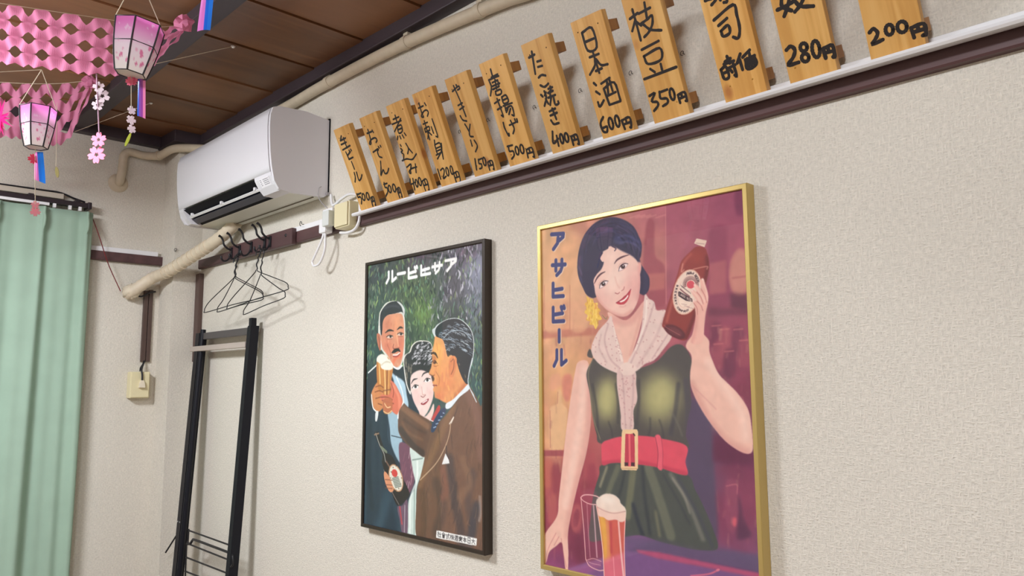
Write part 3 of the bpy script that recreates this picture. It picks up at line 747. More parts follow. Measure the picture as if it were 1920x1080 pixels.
MENU = [
 ('A', -2.148, 13, 'draft beer board, first from the air conditioner, 500 yen',
  [[(190, 158), (180, 216)], [(186, 212), (240, 182)], [(190, 262), (250, 232)], [(215, 178), (258, 300)], [(208, 325), (295, 272)],
   [(245, 350), (282, 432)], [(268, 388), (298, 345)], [(282, 437), (330, 412)], [(283, 330), (293, 345)], [(302, 318), (312, 332)],
   [(313, 465), (347, 552)], [(345, 595), (358, 650), (355, 705)], [(372, 590), (400, 685), (425, 665), (437, 620)],
   [(377, 845), (392, 890), (415, 882), (433, 915), (430, 965)], [(378, 858), (425, 838)], ell(456, 885, 15, 40), ell(506, 876, 16, 44)] + yen((540, 898), (573, 884), (567, 992), (600, 980))),
 ('A', -1.995, 13, 'simmered oden board, second from the air conditioner, 500 yen',
  [[(498, 128), (552, 106)], [(507, 82), (535, 180), (545, 250), (525, 250), (545, 205), (590, 180), (615, 205), (605, 235)], [(558, 90), (572, 115)],
   [(570, 352), (632, 310), (622, 345), (640, 400), (675, 415)], [(632, 285), (642, 300)], [(655, 272), (662, 288)],
   [(658, 460), (664, 540), (662, 630), (690, 560), (710, 605), (740, 595), (755, 545)],
   [(700, 715), (712, 770), (735, 775), (745, 820), (722, 875)], [(697, 735), (735, 722)], ell(768, 790, 16, 43), ell(820, 778, 17, 46)] + yen((852, 792), (882, 775), (887, 893), (915, 883))),
 ('B', -1.850, 11, 'stewed dish board, third from the air conditioner, 400 yen',
  [[(175, 205), (195, 275)], [(155, 250), (215, 222)], [(145, 302), (240, 262)], [(235, 240), (170, 380)], [(200, 325), (215, 395), (252, 375), (240, 310), (200, 325)], [(208, 360), (245, 343)],
   [(205, 430), (200, 465)], [(225, 425), (238, 455)], [(252, 415), (270, 445)], [(275, 395), (292, 420)],
   [(232, 520), (240, 535)], [(236, 560), (255, 580), (240, 598), (268, 625), (265, 685)], [(252, 690), (300, 670), (360, 675), (402, 617)], [(290, 505), (318, 560), (310, 615)], [(318, 555), (360, 605)],
   [(300, 760), (345, 725), (340, 790), (345, 825), (325, 810), (350, 775), (405, 755)], [(392, 725), (400, 815)],
   [(335, 885), (342, 940), (395, 915)], [(365, 880), (385, 1000)], ell(405, 930, 12, 40), ell(440, 912, 14, 43)] + yen((465, 907), (510, 887), (500, 1008), (540, 998))),
 ('B', -1.720, 11, 'sashimi board, fourth from the air conditioner, 1200 yen',
  [[(425, 130), (475, 105)], [(430, 75), (460, 180), (480, 225), (455, 215), (480, 165), (510, 150), (530, 175), (520, 215)], [(490, 75), (505, 100)],
   [(475, 300), (520, 280)], [(487, 265), (545, 465)], [(490, 350), (535, 325), (545, 365)], [(490, 350), (500, 385)], [(500, 385), (540, 365)], [(530, 390), (525, 455)], [(535, 385), (565, 415)], [(562, 330), (585, 395)], [(570, 245), (630, 425), (612, 430)],
   [(595, 470), (600, 520)], [(598, 520), (628, 625)], [(600, 520), (650, 500), (670, 560), (690, 670)], [(610, 560), (655, 540)], [(615, 590), (660, 570)], [(615, 630), (678, 595)], [(668, 505), (672, 580), (628, 670)],
   [(630, 780), (662, 885)], [(660, 792), (685, 770), (700, 800), (690, 880), (720, 855)], ell(733, 806, 13, 45), ell(778, 790, 13, 45)] + yen((800, 827), (845, 807), (830, 923), (875, 913))),
 ('C', -1.571, 11, 'grilled skewers board with a small knot, fifth from the air conditioner, 150 yen',
  [[(95, 265), (150, 215), (165, 235), (145, 250)], [(130, 200), (140, 222)], [(105, 210), (170, 355)],
   [(150, 400), (190, 375)], [(165, 440), (205, 410)], [(175, 370), (225, 505)], [(170, 500), (195, 540), (232, 550)],
   [(215, 580), (222, 592)], [(228, 600), (255, 650)], [(265, 582), (258, 650), (265, 695), (295, 700)], [(270, 735), (285, 790)], [(305, 735), (335, 790), (318, 845)],
   [(312, 915), (328, 1020)], [(345, 920), (352, 960), (375, 965), (378, 1000), (358, 1010)], [(345, 925), (378, 910)], ell(403, 940, 13, 40)] + yen((435, 947), (475, 932), (455, 1023), (497, 1013))),
 ('C', -1.429, 12, 'fried chicken board with a dark knot at its top, 500 yen',
  [[(462, 50), (480, 115)], [(470, 130), (530, 98)], [(445, 155), (540, 115)], [(445, 155), (470, 220), (462, 305)], [(480, 180), (530, 155)], [(480, 215), (550, 185)], [(485, 245), (545, 215)], [(505, 150), (520, 240)], [(530, 155), (545, 215)], [(510, 265), (520, 300), (565, 285), (558, 245), (510, 265)],
   [(502, 380), (550, 345)], [(525, 335), (585, 500), (568, 495)], [(530, 440), (570, 415)], [(570, 320), (610, 300), (635, 360), (590, 380), (570, 320)], [(582, 350), (622, 330)], [(585, 405), (670, 375)], [(600, 400), (610, 450)], [(610, 430), (665, 405), (690, 495), (670, 490)], [(630, 430), (615, 465)], [(655, 430), (640, 485)],
   [(585, 565), (600, 620), (640, 695), (640, 670)], [(645, 590), (720, 555)], [(655, 545), (690, 620), (680, 670)], [(695, 530), (700, 545)], [(715, 530), (722, 560)],
   [(635, 790), (645, 840), (680, 840), (690, 880), (668, 915)], [(625, 795), (672, 782)], ell(718, 835, 15, 40), ell(765, 820, 17, 43)] + yen((808, 827), (860, 807), (825, 903), (885, 893))),
 ('D', -1.273, 13, 'octopus ball board between fried chicken and rice wine boards, 400 yen',
  [[(98, 262), (145, 235)], [(122, 210), (152, 398)], [(168, 295), (198, 285)], [(175, 340), (210, 330)],
   [(180, 430), (205, 408), (238, 412)], [(195, 495), (230, 508), (262, 480)], [(200, 575), (215, 590)], [(242, 555), (232, 580)], [(228, 545), (245, 600), (230, 668)], [(240, 610), (262, 650)],
   [(262, 525), (295, 510)], [(278, 505), (285, 545)], [(260, 560), (300, 540)], [(275, 545), (278, 580)], [(262, 600), (320, 575)], [(285, 600), (278, 660)], [(305, 590), (320, 655), (348, 650), (345, 630)],
   [(272, 715), (320, 690)], [(280, 750), (335, 725)], [(295, 690), (330, 780)], [(285, 790), (310, 822), (350, 812)],
   [(297, 885), (305, 985), (345, 945)], [(332, 920), (350, 1005)], ell(375, 945, 13, 40), ell(416, 935, 15, 38)] + yen((455, 927), (500, 912), (475, 998), (522, 988))),
 ('E', -1.110, 15, 'rice wine board with three large characters, 600 yen',
  [[(130, 215), (205, 175), (245, 325), (175, 352), (130, 215)], [(158, 285), (222, 258)],
   [(190, 405), (260, 378)], [(215, 365), (265, 525)], [(230, 415), (230, 470), (192, 540)], [(240, 420), (280, 465), (330, 458)], [(238, 512), (285, 490)],
   [(222, 605), (240, 622)], [(240, 672), (268, 692)], [(255, 755), (270, 790), (300, 740)], [(280, 610), (345, 565)], [(300, 650), (380, 600), (430, 740)], [(300, 650), (345, 775)], [(325, 595), (335, 690)], [(345, 585), (368, 665)], [(330, 705), (392, 675)], [(345, 775), (430, 745)],
   [(295, 870), (275, 920), (295, 980), (325, 985), (325, 945), (295, 955)], ell(355, 920, 16, 44), ell(405, 902, 16, 44)] + yen((440, 897), (500, 872), (465, 963), (515, 948))),
 ('F', -0.962, 17, 'green soybean board with two large characters, 350 yen',
  [[(140, 160), (205, 110)], [(160, 80), (195, 200), (232, 340)], [(185, 170), (160, 262)], [(190, 180), (235, 215)], [(215, 115), (310, 65)], [(262, 22), (285, 160)], [(235, 200), (290, 160), (325, 130), (330, 200), (300, 270), (262, 312)], [(252, 205), (315, 250), (405, 255)],
   [(240, 420), (382, 345)], [(258, 475), (390, 405), (405, 500), (295, 540), (258, 475)], [(312, 582), (350, 608)], [(400, 540), (412, 590)], [(262, 668), (532, 565)],
   [(305, 810), (350, 785), (325, 855), (370, 860), (378, 890), (345, 935)], [(390, 775), (400, 830), (450, 830), (460, 865), (420, 895)], [(390, 780), (455, 755)], ell(497, 795, 19, 48)] + yen((545, 802), (600, 777), (565, 868), (622, 848))),
 ('G', -0.784, 24, 'sushi board priced at market rate, third from the right',
  [[(185, 50), (225, 0), (250, -70)], [(120, 8), (200, -22), (330, -80)], [(310, 25), (342, 12), (325, -60)], [(260, -20), (275, 0)], [(130, -90), (330, -150)], [(150, -160), (310, -215)], [(205, -260), (230, -100)],
   [(208, 205), (400, 48), (440, 150), (470, 290), (455, 385), (405, 375)], [(255, 260), (340, 185)], [(280, 315), (350, 255), (370, 330), (305, 368), (280, 315)],
   [(280, 705), (330, 675), (362, 775), (315, 798), (280, 705)], [(300, 745), (345, 725)], [(320, 625), (375, 590)], [(340, 570), (370, 640)], [(310, 650), (410, 615)], [(355, 690), (425, 655)], [(395, 620), (440, 765), (420, 760)], [(380, 710), (395, 730)],
   [(475, 545), (445, 640)], [(468, 600), (500, 705)], [(500, 580), (570, 505)], [(525, 605), (620, 560)], [(530, 620), (550, 700), (640, 650), (615, 565)], [(550, 640), (620, 610)], [(570, 560), (592, 660)], [(545, 590), (565, 670)], [(600, 580), (612, 640)], [(560, 520), (580, 580)]]),
 ('H', -0.644, 31, 'chilled tofu board, second from the right, 280 yen',
  [[(100, 105), (180, 70), (262, 20)], [(145, -40), (150, 70), (250, 112)], [(225, -20), (212, 60), (172, 172)], [(275, 0), (345, 65), (480, 65)], [(385, -40), (345, 50), (285, 125)], [(270, -60), (390, -100), (380, -30)], [(90, -90), (230, -140)], [(170, -170), (140, -40)],
   [(195, 530), (240, 490), (285, 530), (265, 610), (212, 690), (325, 660)], ell(378, 500, 36, 42, 0), ell(395, 610, 38, 42, 0), ell(508, 520, 40, 88, -8)] + yen((585, 515), (680, 480), (612, 615), (708, 600))),
 ('H', -0.492, 31, 'rightmost menu board, showing only its 200 yen price',
  [[(1075, 345), (1115, 305), (1160, 345), (1145, 400), (1105, 470), (1215, 420)], ell(1285, 315, 40, 54, 0), ell(1420, 285, 50, 58, 0)] + yen((1515, 295), (1648, 250), (1548, 398), (1675, 362)) + [[(1640, 375), (1660, 368)]]),
]
ca_, sa_ = math.cos(ALPHA), math.sin(ALPHA)
NRM = Vector((0, -ca_, -sa_))
def to_board(px, py, xc):
    d = ray(px, py)
    o = Vector((xc, YB0, ZB0))
    t = (o - CAM).dot(NRM) / d.dot(NRM)
    p = CAM + d * t - o
    return (p.x, p.y * -sa_ + p.z * ca_)
CHARS = [[5, 5, 1, 2, 2, 1, 1, 4], [3, 3, 1, 2, 1, 1, 4], [10, 5, 2, 2, 1, 1, 4], [3, 9, 7, 1, 1, 1, 1, 4], [3, 4, 3, 2, 1, 2, 1, 4], [10, 10, 5, 2, 1, 1, 4], [4, 2, 11, 4, 2, 1, 1, 4], [2, 5, 10, 1, 1, 1, 4], [8, 5, 1, 2, 1, 4], [7, 3, 8, 10], [8, 1, 2, 1, 4], [1, 1, 1, 5]]
def strokes_mesh(strokes, crop, w, xc, k=0):
    x0, y0, s = CROPS[crop]
    mb = MB()
    for st_ in strokes:
        pts = [to_board(x0 + a / s, y0 + b / s, xc) for a, b in st_]
        p3 = spline([(a, 0, b) for a, b in pts], 4) if len(pts) > 2 else [Vector((a, 0, b)) for a, b in pts]
        wm = w / s
        # pixel width to metres on the board
        a = to_board(x0 + st_[0][0] / s, y0 + st_[0][1] / s, xc); b = to_board(x0 + st_[0][0] / s + 3, y0 + st_[0][1] / s + 3, xc)
        h = wm * math.hypot(a[0] - b[0], a[1] - b[1]) / 4.24 / 2 * (1.5 if crop in 'ABCD' else 1.3)
        y = -0.00025 - 0.00001 * k
        k += 1
        lp = []; rp = []
        m = len(p3)
        for i, p in enumerate(p3):
            t = (p3[min(i + 1, m - 1)] - p3[max(i - 1, 0)])
            t = t.normalized() if t.length > 1e-9 else Vector((1, 0, 0))
            nrm = Vector((-t.z, 0, t.x))
            hh = h * (1.0 + 0.10 * math.sin(i * 1.7 + k))
            lp.append((p.x + nrm.x * hh, y, p.z + nrm.z * hh)); rp.append((p.x - nrm.x * hh, y, p.z - nrm.z * hh))
        mb.sheet([lp, rp], smooth=False)
        for p in (p3[0], p3[-1]):
            c = [(p.x + h * 1.02 * math.cos(a_), y - 0.000004, p.z + h * 1.02 * math.sin(a_)) for a_ in [2 * math.pi * q_ / 10 for q_ in range(10)]]
            mb.add(c, [tuple(range(10))])
    return mb
for i, (crop, xl, w, label, strokes) in enumerate(MENU):
    xc = xl + BW / 2
    t = thing('menu_board', 'wooden ' + label, 'menu board', (xc, YB0, ZB0), 'wooden menu boards standing along the wall rail')
    t.rotation_euler = (ALPHA, 0, 0)
    obj('board', ME_BOARD, t); obj('batten', ME_BT, t); obj('batten', ME_BB, t)
    k0 = 0
    assert sum(CHARS[i]) == len(strokes), (i, len(strokes))
    for cn in CHARS[i]:
        strokes_mesh(strokes[k0:k0 + cn], crop, w, xc, k0).build('character', INK, t)
        k0 += cn
    for (nx, nz) in ((-0.028, BL_ - 0.028), (0.026, BL_ - 0.026), (-0.027, 0.03), (0.026, 0.032)):
        n_ = obj('nail', ME_NAILB if i > 7 else ME_NAIL, t)
        n_.location = (nx + random.uniform(-0.004, 0.004), 0, nz + random.uniform(-0.004, 0.004))

# ================================================================== curtain and rail
cu = thing('curtain', 'pale green pleated curtain at the left edge', 'curtain', (-3.71, -0.9, 0.25))
A = Off(cu)
def curtain_x(y, f_):
    """f_: 0 at the top, 1 at the hem"""
    s = (-0.445 - y)
    wv = math.sin(2 * math.pi * s / 0.205 + 0.6) * 0.55 + 0.35 * math.sin(2 * math.pi * s / 0.118 + 1.9 + f_ * 0.5) + 0.2 * math.sin(2 * math.pi * s / 0.063)
    amp = 0.006 + 0.020 * min(1, f_ * 1.6)
    pinch = 0
    for pc in (0.028, 0.195, 0.36, 0.53, 0.7, 0.87):
        pinch += math.exp(-((s - pc) / (0.012 + 0.02 * f_)) ** 2) * 0.022 * max(0.25, 1 - f_ * 0.9)
    return -3.712 + wv * amp + pinch
rows = []
NY, NZ = 230, 46
for i in range(NZ):
    f_ = i / (NZ - 1)
    z = 2.110 - f_ * 1.86
    r_ = []
    for j in range(NY):
        y = -0.446 - 1.18 * j / (NY - 1) * (1 - 0.02 * math.sin(f_ * 3)) 
        r_.append((curtain_x(y, f_), y - 0.012 * f_ * (1 - j / NY), z))
    rows.append(r_)
fab = A.part('fabric', MB().sheet(rows), CURT)
md = fab.modifiers.new('thickness', 'SOLIDIFY'); md.thickness = 0.0018
for pc in (0.028, 0.195, 0.36, 0.53):
    y = -0.445 - pc
    hx = curtain_x(y, 0) + 0.004
    A.part('pleat', MB().tube(spline([(hx, y, 2.106), (hx + 0.004, y - 0.002, 2.08), (hx + 0.002, y + 0.002, 2.055), (hx - 0.004, y, 2.01)], 5), [0.006] * 14 + [0.003] * 2, 8), CURT)
cr = thing('curtain_rail', 'dark double curtain rail with white runners on the curtain wall', 'curtain rail', (WX, -0.9, 2.12))
A = Off(cr)
RD = mat('rail_dark', (44, 34, 40), 0.4)
A.part('rail', MB().bbox(-3.722, -3.702, -1.75, -0.462, 2.130, 2.150, 0.002), RD)
A.part('rail', MB().bbox(-3.762, -3.744, -1.75, -0.49, 2.134, 2.154, 0.002), RD)
A.part('end_cap', MB().bbox(-3.765, -3.696, -0.472, -0.456, 2.124, 2.155, 0.004), RD)
A.part('runner_track', MB().box(-3.716, -3.707, -1.75, -0.62, 2.118, 2.130), WHITEP)
for y in (-0.54, -0.5, -0.60):
    A.part('runner', MB().bbox(-3.719, -3.705, y - 0.006, y + 0.006, 2.112, 2.132, 0.002), WHITEP)
A.part('top_plate', MB().bbox(WX, -3.735, -1.75, -0.56, 2.160, 2.184, 0.003), mat('rail_plate', (206, 196, 180), 0.5))
A.part('bracket', MB().bbox(WX, -3.705, -0.70, -0.68, 2.150, 2.160, 0.002), RD)
A.part('bracket', MB().bbox(WX, -3.705, -0.52, -0.50, 2.150, 2.160, 0.002), RD)
tag(MB().tube(spline([(-3.75, -1.6, 2.189), (-3.75, -0.9, 2.189), (-3.748, -0.65, 2.190), (-3.745, -0.575, 2.189), (-3.74, -0.52, 2.172), (-3.735, -0.475, 2.160)], 8), 0.004, 8).build('rail_cable', BLACKM), 'dark cable lying along the top of the curtain rail', 'cable')
struct(MB().box(WX, WX + 0.01, -1.5, -0.62, 0.4, 2.02).build('window_1', mat('window_glass', (150, 165, 170), 0.1)), 'window hidden behind the green curtain')

# ================================================================== paper net garlands
def lerp_path(pts, s):
    x = s * (len(pts) - 1)
    i = min(int(x), len(pts) - 2)
    return Vector(pts[i]).lerp(Vector(pts[i + 1]), x - i)
def garland(top, bot, cells, K, label, nm_len):
    T = spline(top, 12); B = spline(bot, 12)
    org = T[-1]
    t = thing('paper_garland', label, 'garland', org, 'pink paper net garlands under the ceiling')
    nrm = (T[0] - T[-1]).cross(B[0] - T[0]).normalized()
    a, hw = 0.17 / K, 0.42 / K
    for k in range(K):
        mb = MB()
        vk = (k + 0.5) / K
        ph = 0 if k % 2 == 0 else math.pi
        N = cells * 20
        rows = []
        def opening(s, phase):
            u = (s * cells + phase) % 1.0
            d = min(u, 1 - u) / 0.42
            return max(0.0, 1 - d) ** 1.35
        for j, e in enumerate((-1, -0.6, 0, 0.6, 1)):
            rr_ = []
            for i in range(N + 1):
                s = i / N
                pu = 0.0 if k % 2 == 0 else 0.5
                top = vk - 0.5 / K + 0.40 / K * opening(s, pu) * (1.5 if k == 0 else 1)
                btm = vk + 0.5 / K - 0.40 / K * opening(s, pu + 0.5)
                if k == K - 1:
                    btm = vk + 0.46 / K - 0.22 / K * (1 - abs(math.sin(2 * math.pi * s * cells)))
                v = top + (btm - top) * (e + 1) / 2
                p0 = lerp_path(T, s); p1 = lerp_path(B, s)
                fold = 0.005 * math.sin(2 * math.pi * s * cells * 2) + 0.006 * e * math.sin(2 * math.pi * s * cells + ph)
                p = p0.lerp(p1, max(-0.1, min(1.12, v))) + nrm * fold - org
                rr_.append(p)
            rows.append(rr_)
        mb.sheet(rows, smooth=False)
        mb.build('paper_strip', PINKP, t)
    mb = MB().tube([p - org for p in T], 0.0011, 5)
    mb.build('thread', THREAD, t)
    return t
g1t = [att(-150, -28, 2.30), att(-60, -4, 2.34), att(20, 9, 2.38), att(105, 22, 2.44), att(200, 36, 2.54), att(285, 50, 2.62), at(346, 47, 2, 2.487)]
g1b = [att(-150, 96, 2.30), att(-60, 114, 2.34), att(20, 124, 2.38), att(105, 134, 2.44), att(190, 144, 2.54), att(270, 135, 2.62), at(344, 62, 2, 2.470)]
garland(g1t, g1b, 10, 4, 'larger pink paper net garland running to the ceiling batten', 0)
g2t = [att(-120, 146, 3.26), att(-60, 150, 3.3), att(0, 154, 3.34), att(60, 157, 3.38), att(120, 156, 3.42), att(172, 150, 3.45)]
g2b = [att(-120, 250, 3.26), att(-60, 255, 3.3), att(0, 260, 3.34), att(60, 264, 3.38), att(122, 270, 3.42), att(172, 172, 3.45)]
garland(g2t, g2b, 8, 4, 'smaller pink paper net garland behind the lower lantern', 0)
# ragged paper knot ends of the garlands
for (px, py, tt, lab) in ((345, 44, 2.68, 'crumpled pink paper knot at the end of the larger garland'), (168, 154, 3.44, 'crumpled pink paper knot at the end of the smaller garland')):
    c = att(px, py, tt)
    mb = MB()
    vs = []
    for i in range(7):
        th = math.pi * i / 6
        for j in range(10):
            ph = 2 * math.pi * j / 10
            r_ = 0.026 * (1 + 0.35 * math.sin(3 * ph + 2 * i) * math.sin(th))
            vs.append((r_ * 1.2 * math.sin(th) * math.cos(ph), r_ * math.sin(th) * math.sin(ph), r_ * 0.9 * math.cos(th)))
    mb.add(vs, [(i * 10 + j, i * 10 + (j + 1) % 10, (i + 1) * 10 + (j + 1) % 10, (i + 1) * 10 + j) for i in range(6) for j in range(10)])
    o = mb.build('paper_knot', PINKP); o.location = c
    tag(o, lab, 'paper knot', 'paper knots ending the garlands')

# ================================================================== paper flowers, ribbons, lanterns
def facing(mb2, c, ax_r=None, spin=0.0, yaw=0.0):
    """lay 2-D points (a, b) upright, turned towards the room"""
    r_ = Vector((math.cos(yaw), math.sin(yaw), 0)); u_ = Vector((0, 0, 1))
    ca2, sa2 = math.cos(spin), math.sin(spin)
    return [c + r_ * (a * ca2 - b * sa2) + u_ * (a * sa2 + b * ca2) for a, b in mb2]
def flower_poly(r, petals=5, notch=0.25, n=60):
    out = []
    for i in range(n):
        th = 2 * math.pi * i / n
        p = abs(math.cos(petals * th / 2))
        rr_ = r * (0.42 + 0.58 * p ** 0.7) * (1 - notch * max(0, p - 0.93) / 0.07 * 0.6)
        out.append((rr_ * math.sin(th), rr_ * math.cos(th)))
    return out
def flat(mb, poly, c, yaw=0.0, spin=0.0, th=0.0008, hole=0):
    nrm = Vector((math.sin(yaw), -math.cos(yaw), 0))
    pts = facing(poly, Vector(c), None, spin, yaw)
    n = len(pts)
    ctr = Vector(c)
    if hole:
        inn = [ctr + (p - ctr) * hole for p in pts]
        F = [p + nrm * th for p in pts] + [p + nrm * th for p in inn]
        Bk = [p - nrm * th for p in pts] + [p - nrm * th for p in inn]
        mb.add(F, [(i, (i + 1) % n, n + (i + 1) % n, n + i) for i in range(n)])
        mb.add(Bk, [(i, n + i, n + (i + 1) % n, (i + 1) % n) for i in range(n)])
        return mb
    mb.add([p + nrm * th for p in pts] + [ctr + nrm * th], [(i, (i + 1) % n, n) for i in range(n)])
    mb.add([p - nrm * th for p in pts] + [ctr - nrm * th], [((i + 1) % n, i, n) for i in range(n)])
    mb.add([p + nrm * th for p in pts] + [p - nrm * th for p in pts], [(i, n + i, n + (i + 1) % n, (i + 1) % n) for i in range(n)])
    return mb
YAW = math.radians(46)      # towards the middle of the room
def attr_mesh(name, vs, fs, cols, m, parent, smooth=True):
    me = bpy.data.meshes.new(name)
    me.from_pydata([tuple(v) for v in vs], [], fs)
    a = me.color_attributes.new('print', 'FLOAT_COLOR', 'POINT')
    a.data.foreach_set('color', np.array([(*c, 1.0) for c in cols], dtype=np.float32).ravel())
    me.materials.append(m)
    me.polygons.foreach_set('use_smooth', [smooth] * len(fs))
    me.update()
    return obj(name, me, parent)
RIBM = attr_mat('ribbon_print', 0.3, trans=0.15, spec=0.5)
def ribbon(org, p_top, p_bot, w, cols, parent, yaw=YAW, twist=0.3, slant=0.35):
    vs = []; fs = []; cl = []
    n, m = 14, 24
    nc = len(cols)
    for i in range(n + 1):
        f_ = i / n
        c = p_top.lerp(p_bot, f_)
        a = yaw + twist * (f_ - 0.5)
        r_ = Vector((math.cos(a), math.sin(a), 0)); nr = Vector((math.sin(a), -math.cos(a), 0))
        for j in range(m + 1):
            q = j / m - 0.5
            drop = Vector((0, 0, -slant * w * q)) if i == n else Vector((0, 0, 0))
            vs.append(c + r_ * w * q + nr * (0.18 * w * (1 - 4 * q * q)) + drop - org)
            x_ = j / m * nc
            cl.append(lin(cols[min(int(x_), nc - 1)]))
    for i in range(n):
        for j in range(m):
            fs.append((i * (m + 1) + j, i * (m + 1) + j + 1, (i + 1) * (m + 1) + j + 1, (i + 1) * (m + 1) + j))
    return attr_mesh('ribbon', vs, fs, cl, RIBM, parent)

def lantern(c, h, rt, rb, label, hang, spin=0.2, lean=(0, 0), n=6, flowers=9, via=None):
    t = thing('paper_lantern', label, 'lantern', c, 'small pink paper lanterns hung under the ceiling')
    tilt = Matrix.Rotation(lean[0], 3, Vector((CR.x, CR.y, 0)).normalized()) @ Matrix.Rotation(lean[1], 3, Vector((CF.x, CF.y, 0)).normalized())
    def ring(z, r):
        return [tilt @ Vector((r * math.cos(spin + 2 * math.pi * k / n), r * math.sin(spin + 2 * math.pi * k / n), z)) for k in range(n)]
    lr = random.Random(hash(label) % 1000 if False else int(h * 10000))
    vs = []; fs = []; cl = []
    NU, NV = 18, 34
    topc, midc, botc = (232, 128, 200), (246, 232, 240), (250, 246, 238)
    tp = ring(h / 2, rt); bt = ring(-h / 2, rb)
    for k in range(n):
        spots = [(lr.uniform(0.1, 0.9), lr.uniform(0.45, 0.9), lr.uniform(0.035, 0.085)) for _ in range(flowers)]
        spots2 = [(lr.uniform(0.1, 0.9), lr.uniform(0.05, 0.4), lr.uniform(0.03, 0.07)) for _ in range(4)]
        o_ = len(vs)
        a, b, a2, b2 = tp[k], tp[(k + 1) % n], bt[k], bt[(k + 1) % n]
        for i in range(NV + 1):
            f_ = i / NV
            for j in range(NU + 1):
                g = j / NU
                p = a.lerp(b, g).lerp(a2.lerp(b2, g), f_)
                bow = 0.06 * rt * math.sin(math.pi * f_)
                p = p + tilt @ Vector((p.x, p.y, 0)).normalized() * bow
                vs.append(p)
                w_ = max(0, min(1, (f_ - 0.08) / 0.45))
                col = [topc[q] * (1 - w_) + midc[q] * w_ for q in range(3)]
                if f_ > 0.55:
                    w2 = (f_ - 0.55) / 0.45
                    col = [col[q] * (1 - w2) + botc[q] * w2 for q in range(3)]
                for (su, sv, sr) in spots:
                    du, dv = (g - su), (f_ - sv) * h / (rt * 1.05)
                    rr_ = math.hypot(du, dv); an = math.atan2(dv, du)
                    if rr_ < sr * (0.55 + 0.45 * abs(math.cos(2.5 * an))) * 1.3:
                        col = [226, 134, 172] if sr > 0.06 else [238, 186, 208]
                for (su, sv, sr) in spots2:
                    du, dv = (g - su), (f_ - sv) * h / (rt * 1.05)
                    if math.hypot(du, dv) < sr:
                        col = [col[q] * 0.5 + 250 * 0.5 for q in range(3)]
                cl.append(lin(col))
        for i in range(NV):
            for j in range(NU):
                fs.append((o_ + i * (NU + 1) + j, o_ + i * (NU + 1) + j + 1, o_ + (i + 1) * (NU + 1) + j + 1, o_ + (i + 1) * (NU + 1) + j))
    shade = attr_mesh('paper_shade', vs, fs, cl, LANP, t, False)
    for k in range(n):
        pts = []
        for i in range(9):
            f_ = i / 8
            p = tp[k].lerp(bt[k], f_)
            pts.append(p + tilt @ Vector((p.x, p.y, 0)).normalized() * 0.062 * rt * math.sin(math.pi * f_))
        MB().tube(pts, 0.0017, 6).build('edge_line', LINEB, shade)
    mid = []
    for k in range(n):
        p = tp[k].lerp(bt[k], 0.45); p = p + tilt @ Vector((p.x, p.y, 0)).normalized() * 0.062 * rt
        mid.append(p)
    MB().tube(mid, 0.001, 6, closed=True).build('ring_line', LINEB, shade)
    MB().tube(tp, 0.001, 6, closed=True).build('ring_line', LINEB, shade)
    MB().tube(bt, 0.001, 6, closed=True).build('ring_line', LINEB, shade)
    bz = ring(-h / 2 + 0.001, rb * 0.99)
    MB().add(bz + [v + tilt @ Vector((0, 0, 0.0012)) for v in bz], [tuple(range(n)), tuple(range(n, 2 * n))[::-1]] + [(k, n + k, n + (k + 1) % n, (k + 1) % n) for k in range(n)]).build('bottom_disc', CHALK, t)
    hv = Vector(hang) - Vector(c)
    th = MB()
    th.tube([tp[1], hv], 0.0009, 5).tube([tp[4], hv], 0.0009, 5)
    up = Vector((hv.x, hv.y, ZC - 0.006 - c[2]))
    if via is not None:
        vv = Vector(via) - Vector(c)
        up = Vector((vv.x, vv.y, ZC - 0.006 - c[2]))
        th.tube([hv, vv, up], 0.0009, 5)
    else:
        th.tube([hv, up], 0.0009, 5)
    th.build('hanging_thread', THREAD, t)
    return t
# lantern near the larger garland
T1 = 1.66
c1 = att(254, 93, T1)
l1 = lantern(c1, 0.098, 0.044, 0.028, 'larger pink paper lantern with blue and pink ribbon, in front of the garland', att(259, -50, T1), 0.55, (0.0, 0.14))
ribbon(c1, att(266, 147, T1), att(265, 220, T1), 0.015, [(40, 110, 235), (150, 90, 200), (160, 70, 170), (245, 140, 190)], l1)
fl = MB()
for dx, dy, sp_ in ((244, 152, 0.3), (250, 152, 1.2)):
    flat(fl, flower_poly(0.010, 5, 0.6), att(dx, dy, T1) - c1, YAW, sp_)
fl.build('pink_tassel', PINKL, l1)
MB().tube([att(246, 145, T1) - c1, att(246, 205, T1) - c1], 0.0008, 5).build('tassel_thread', THREAD, l1)
fl = MB()
for (px, py, r_, s_) in ((247, 207, 0.009, 0.2), (246, 225, 0.010, 0.9), (247, 242, 0.009, 0.4)):
    flat(fl, flower_poly(r_), att(px, py, T1) - c1, YAW + 1.0, s_)
fl.build('white_flowers', WHITEF, l1)
flat(MB(), [(0.003 * math.sin(a), 0.014 * math.cos(a)) for a in [2 * math.pi * k / 16 for k in range(16)]], att(240, 262, T1) - c1, YAW, -0.35).build('green_leaf', LEAFG, l1)
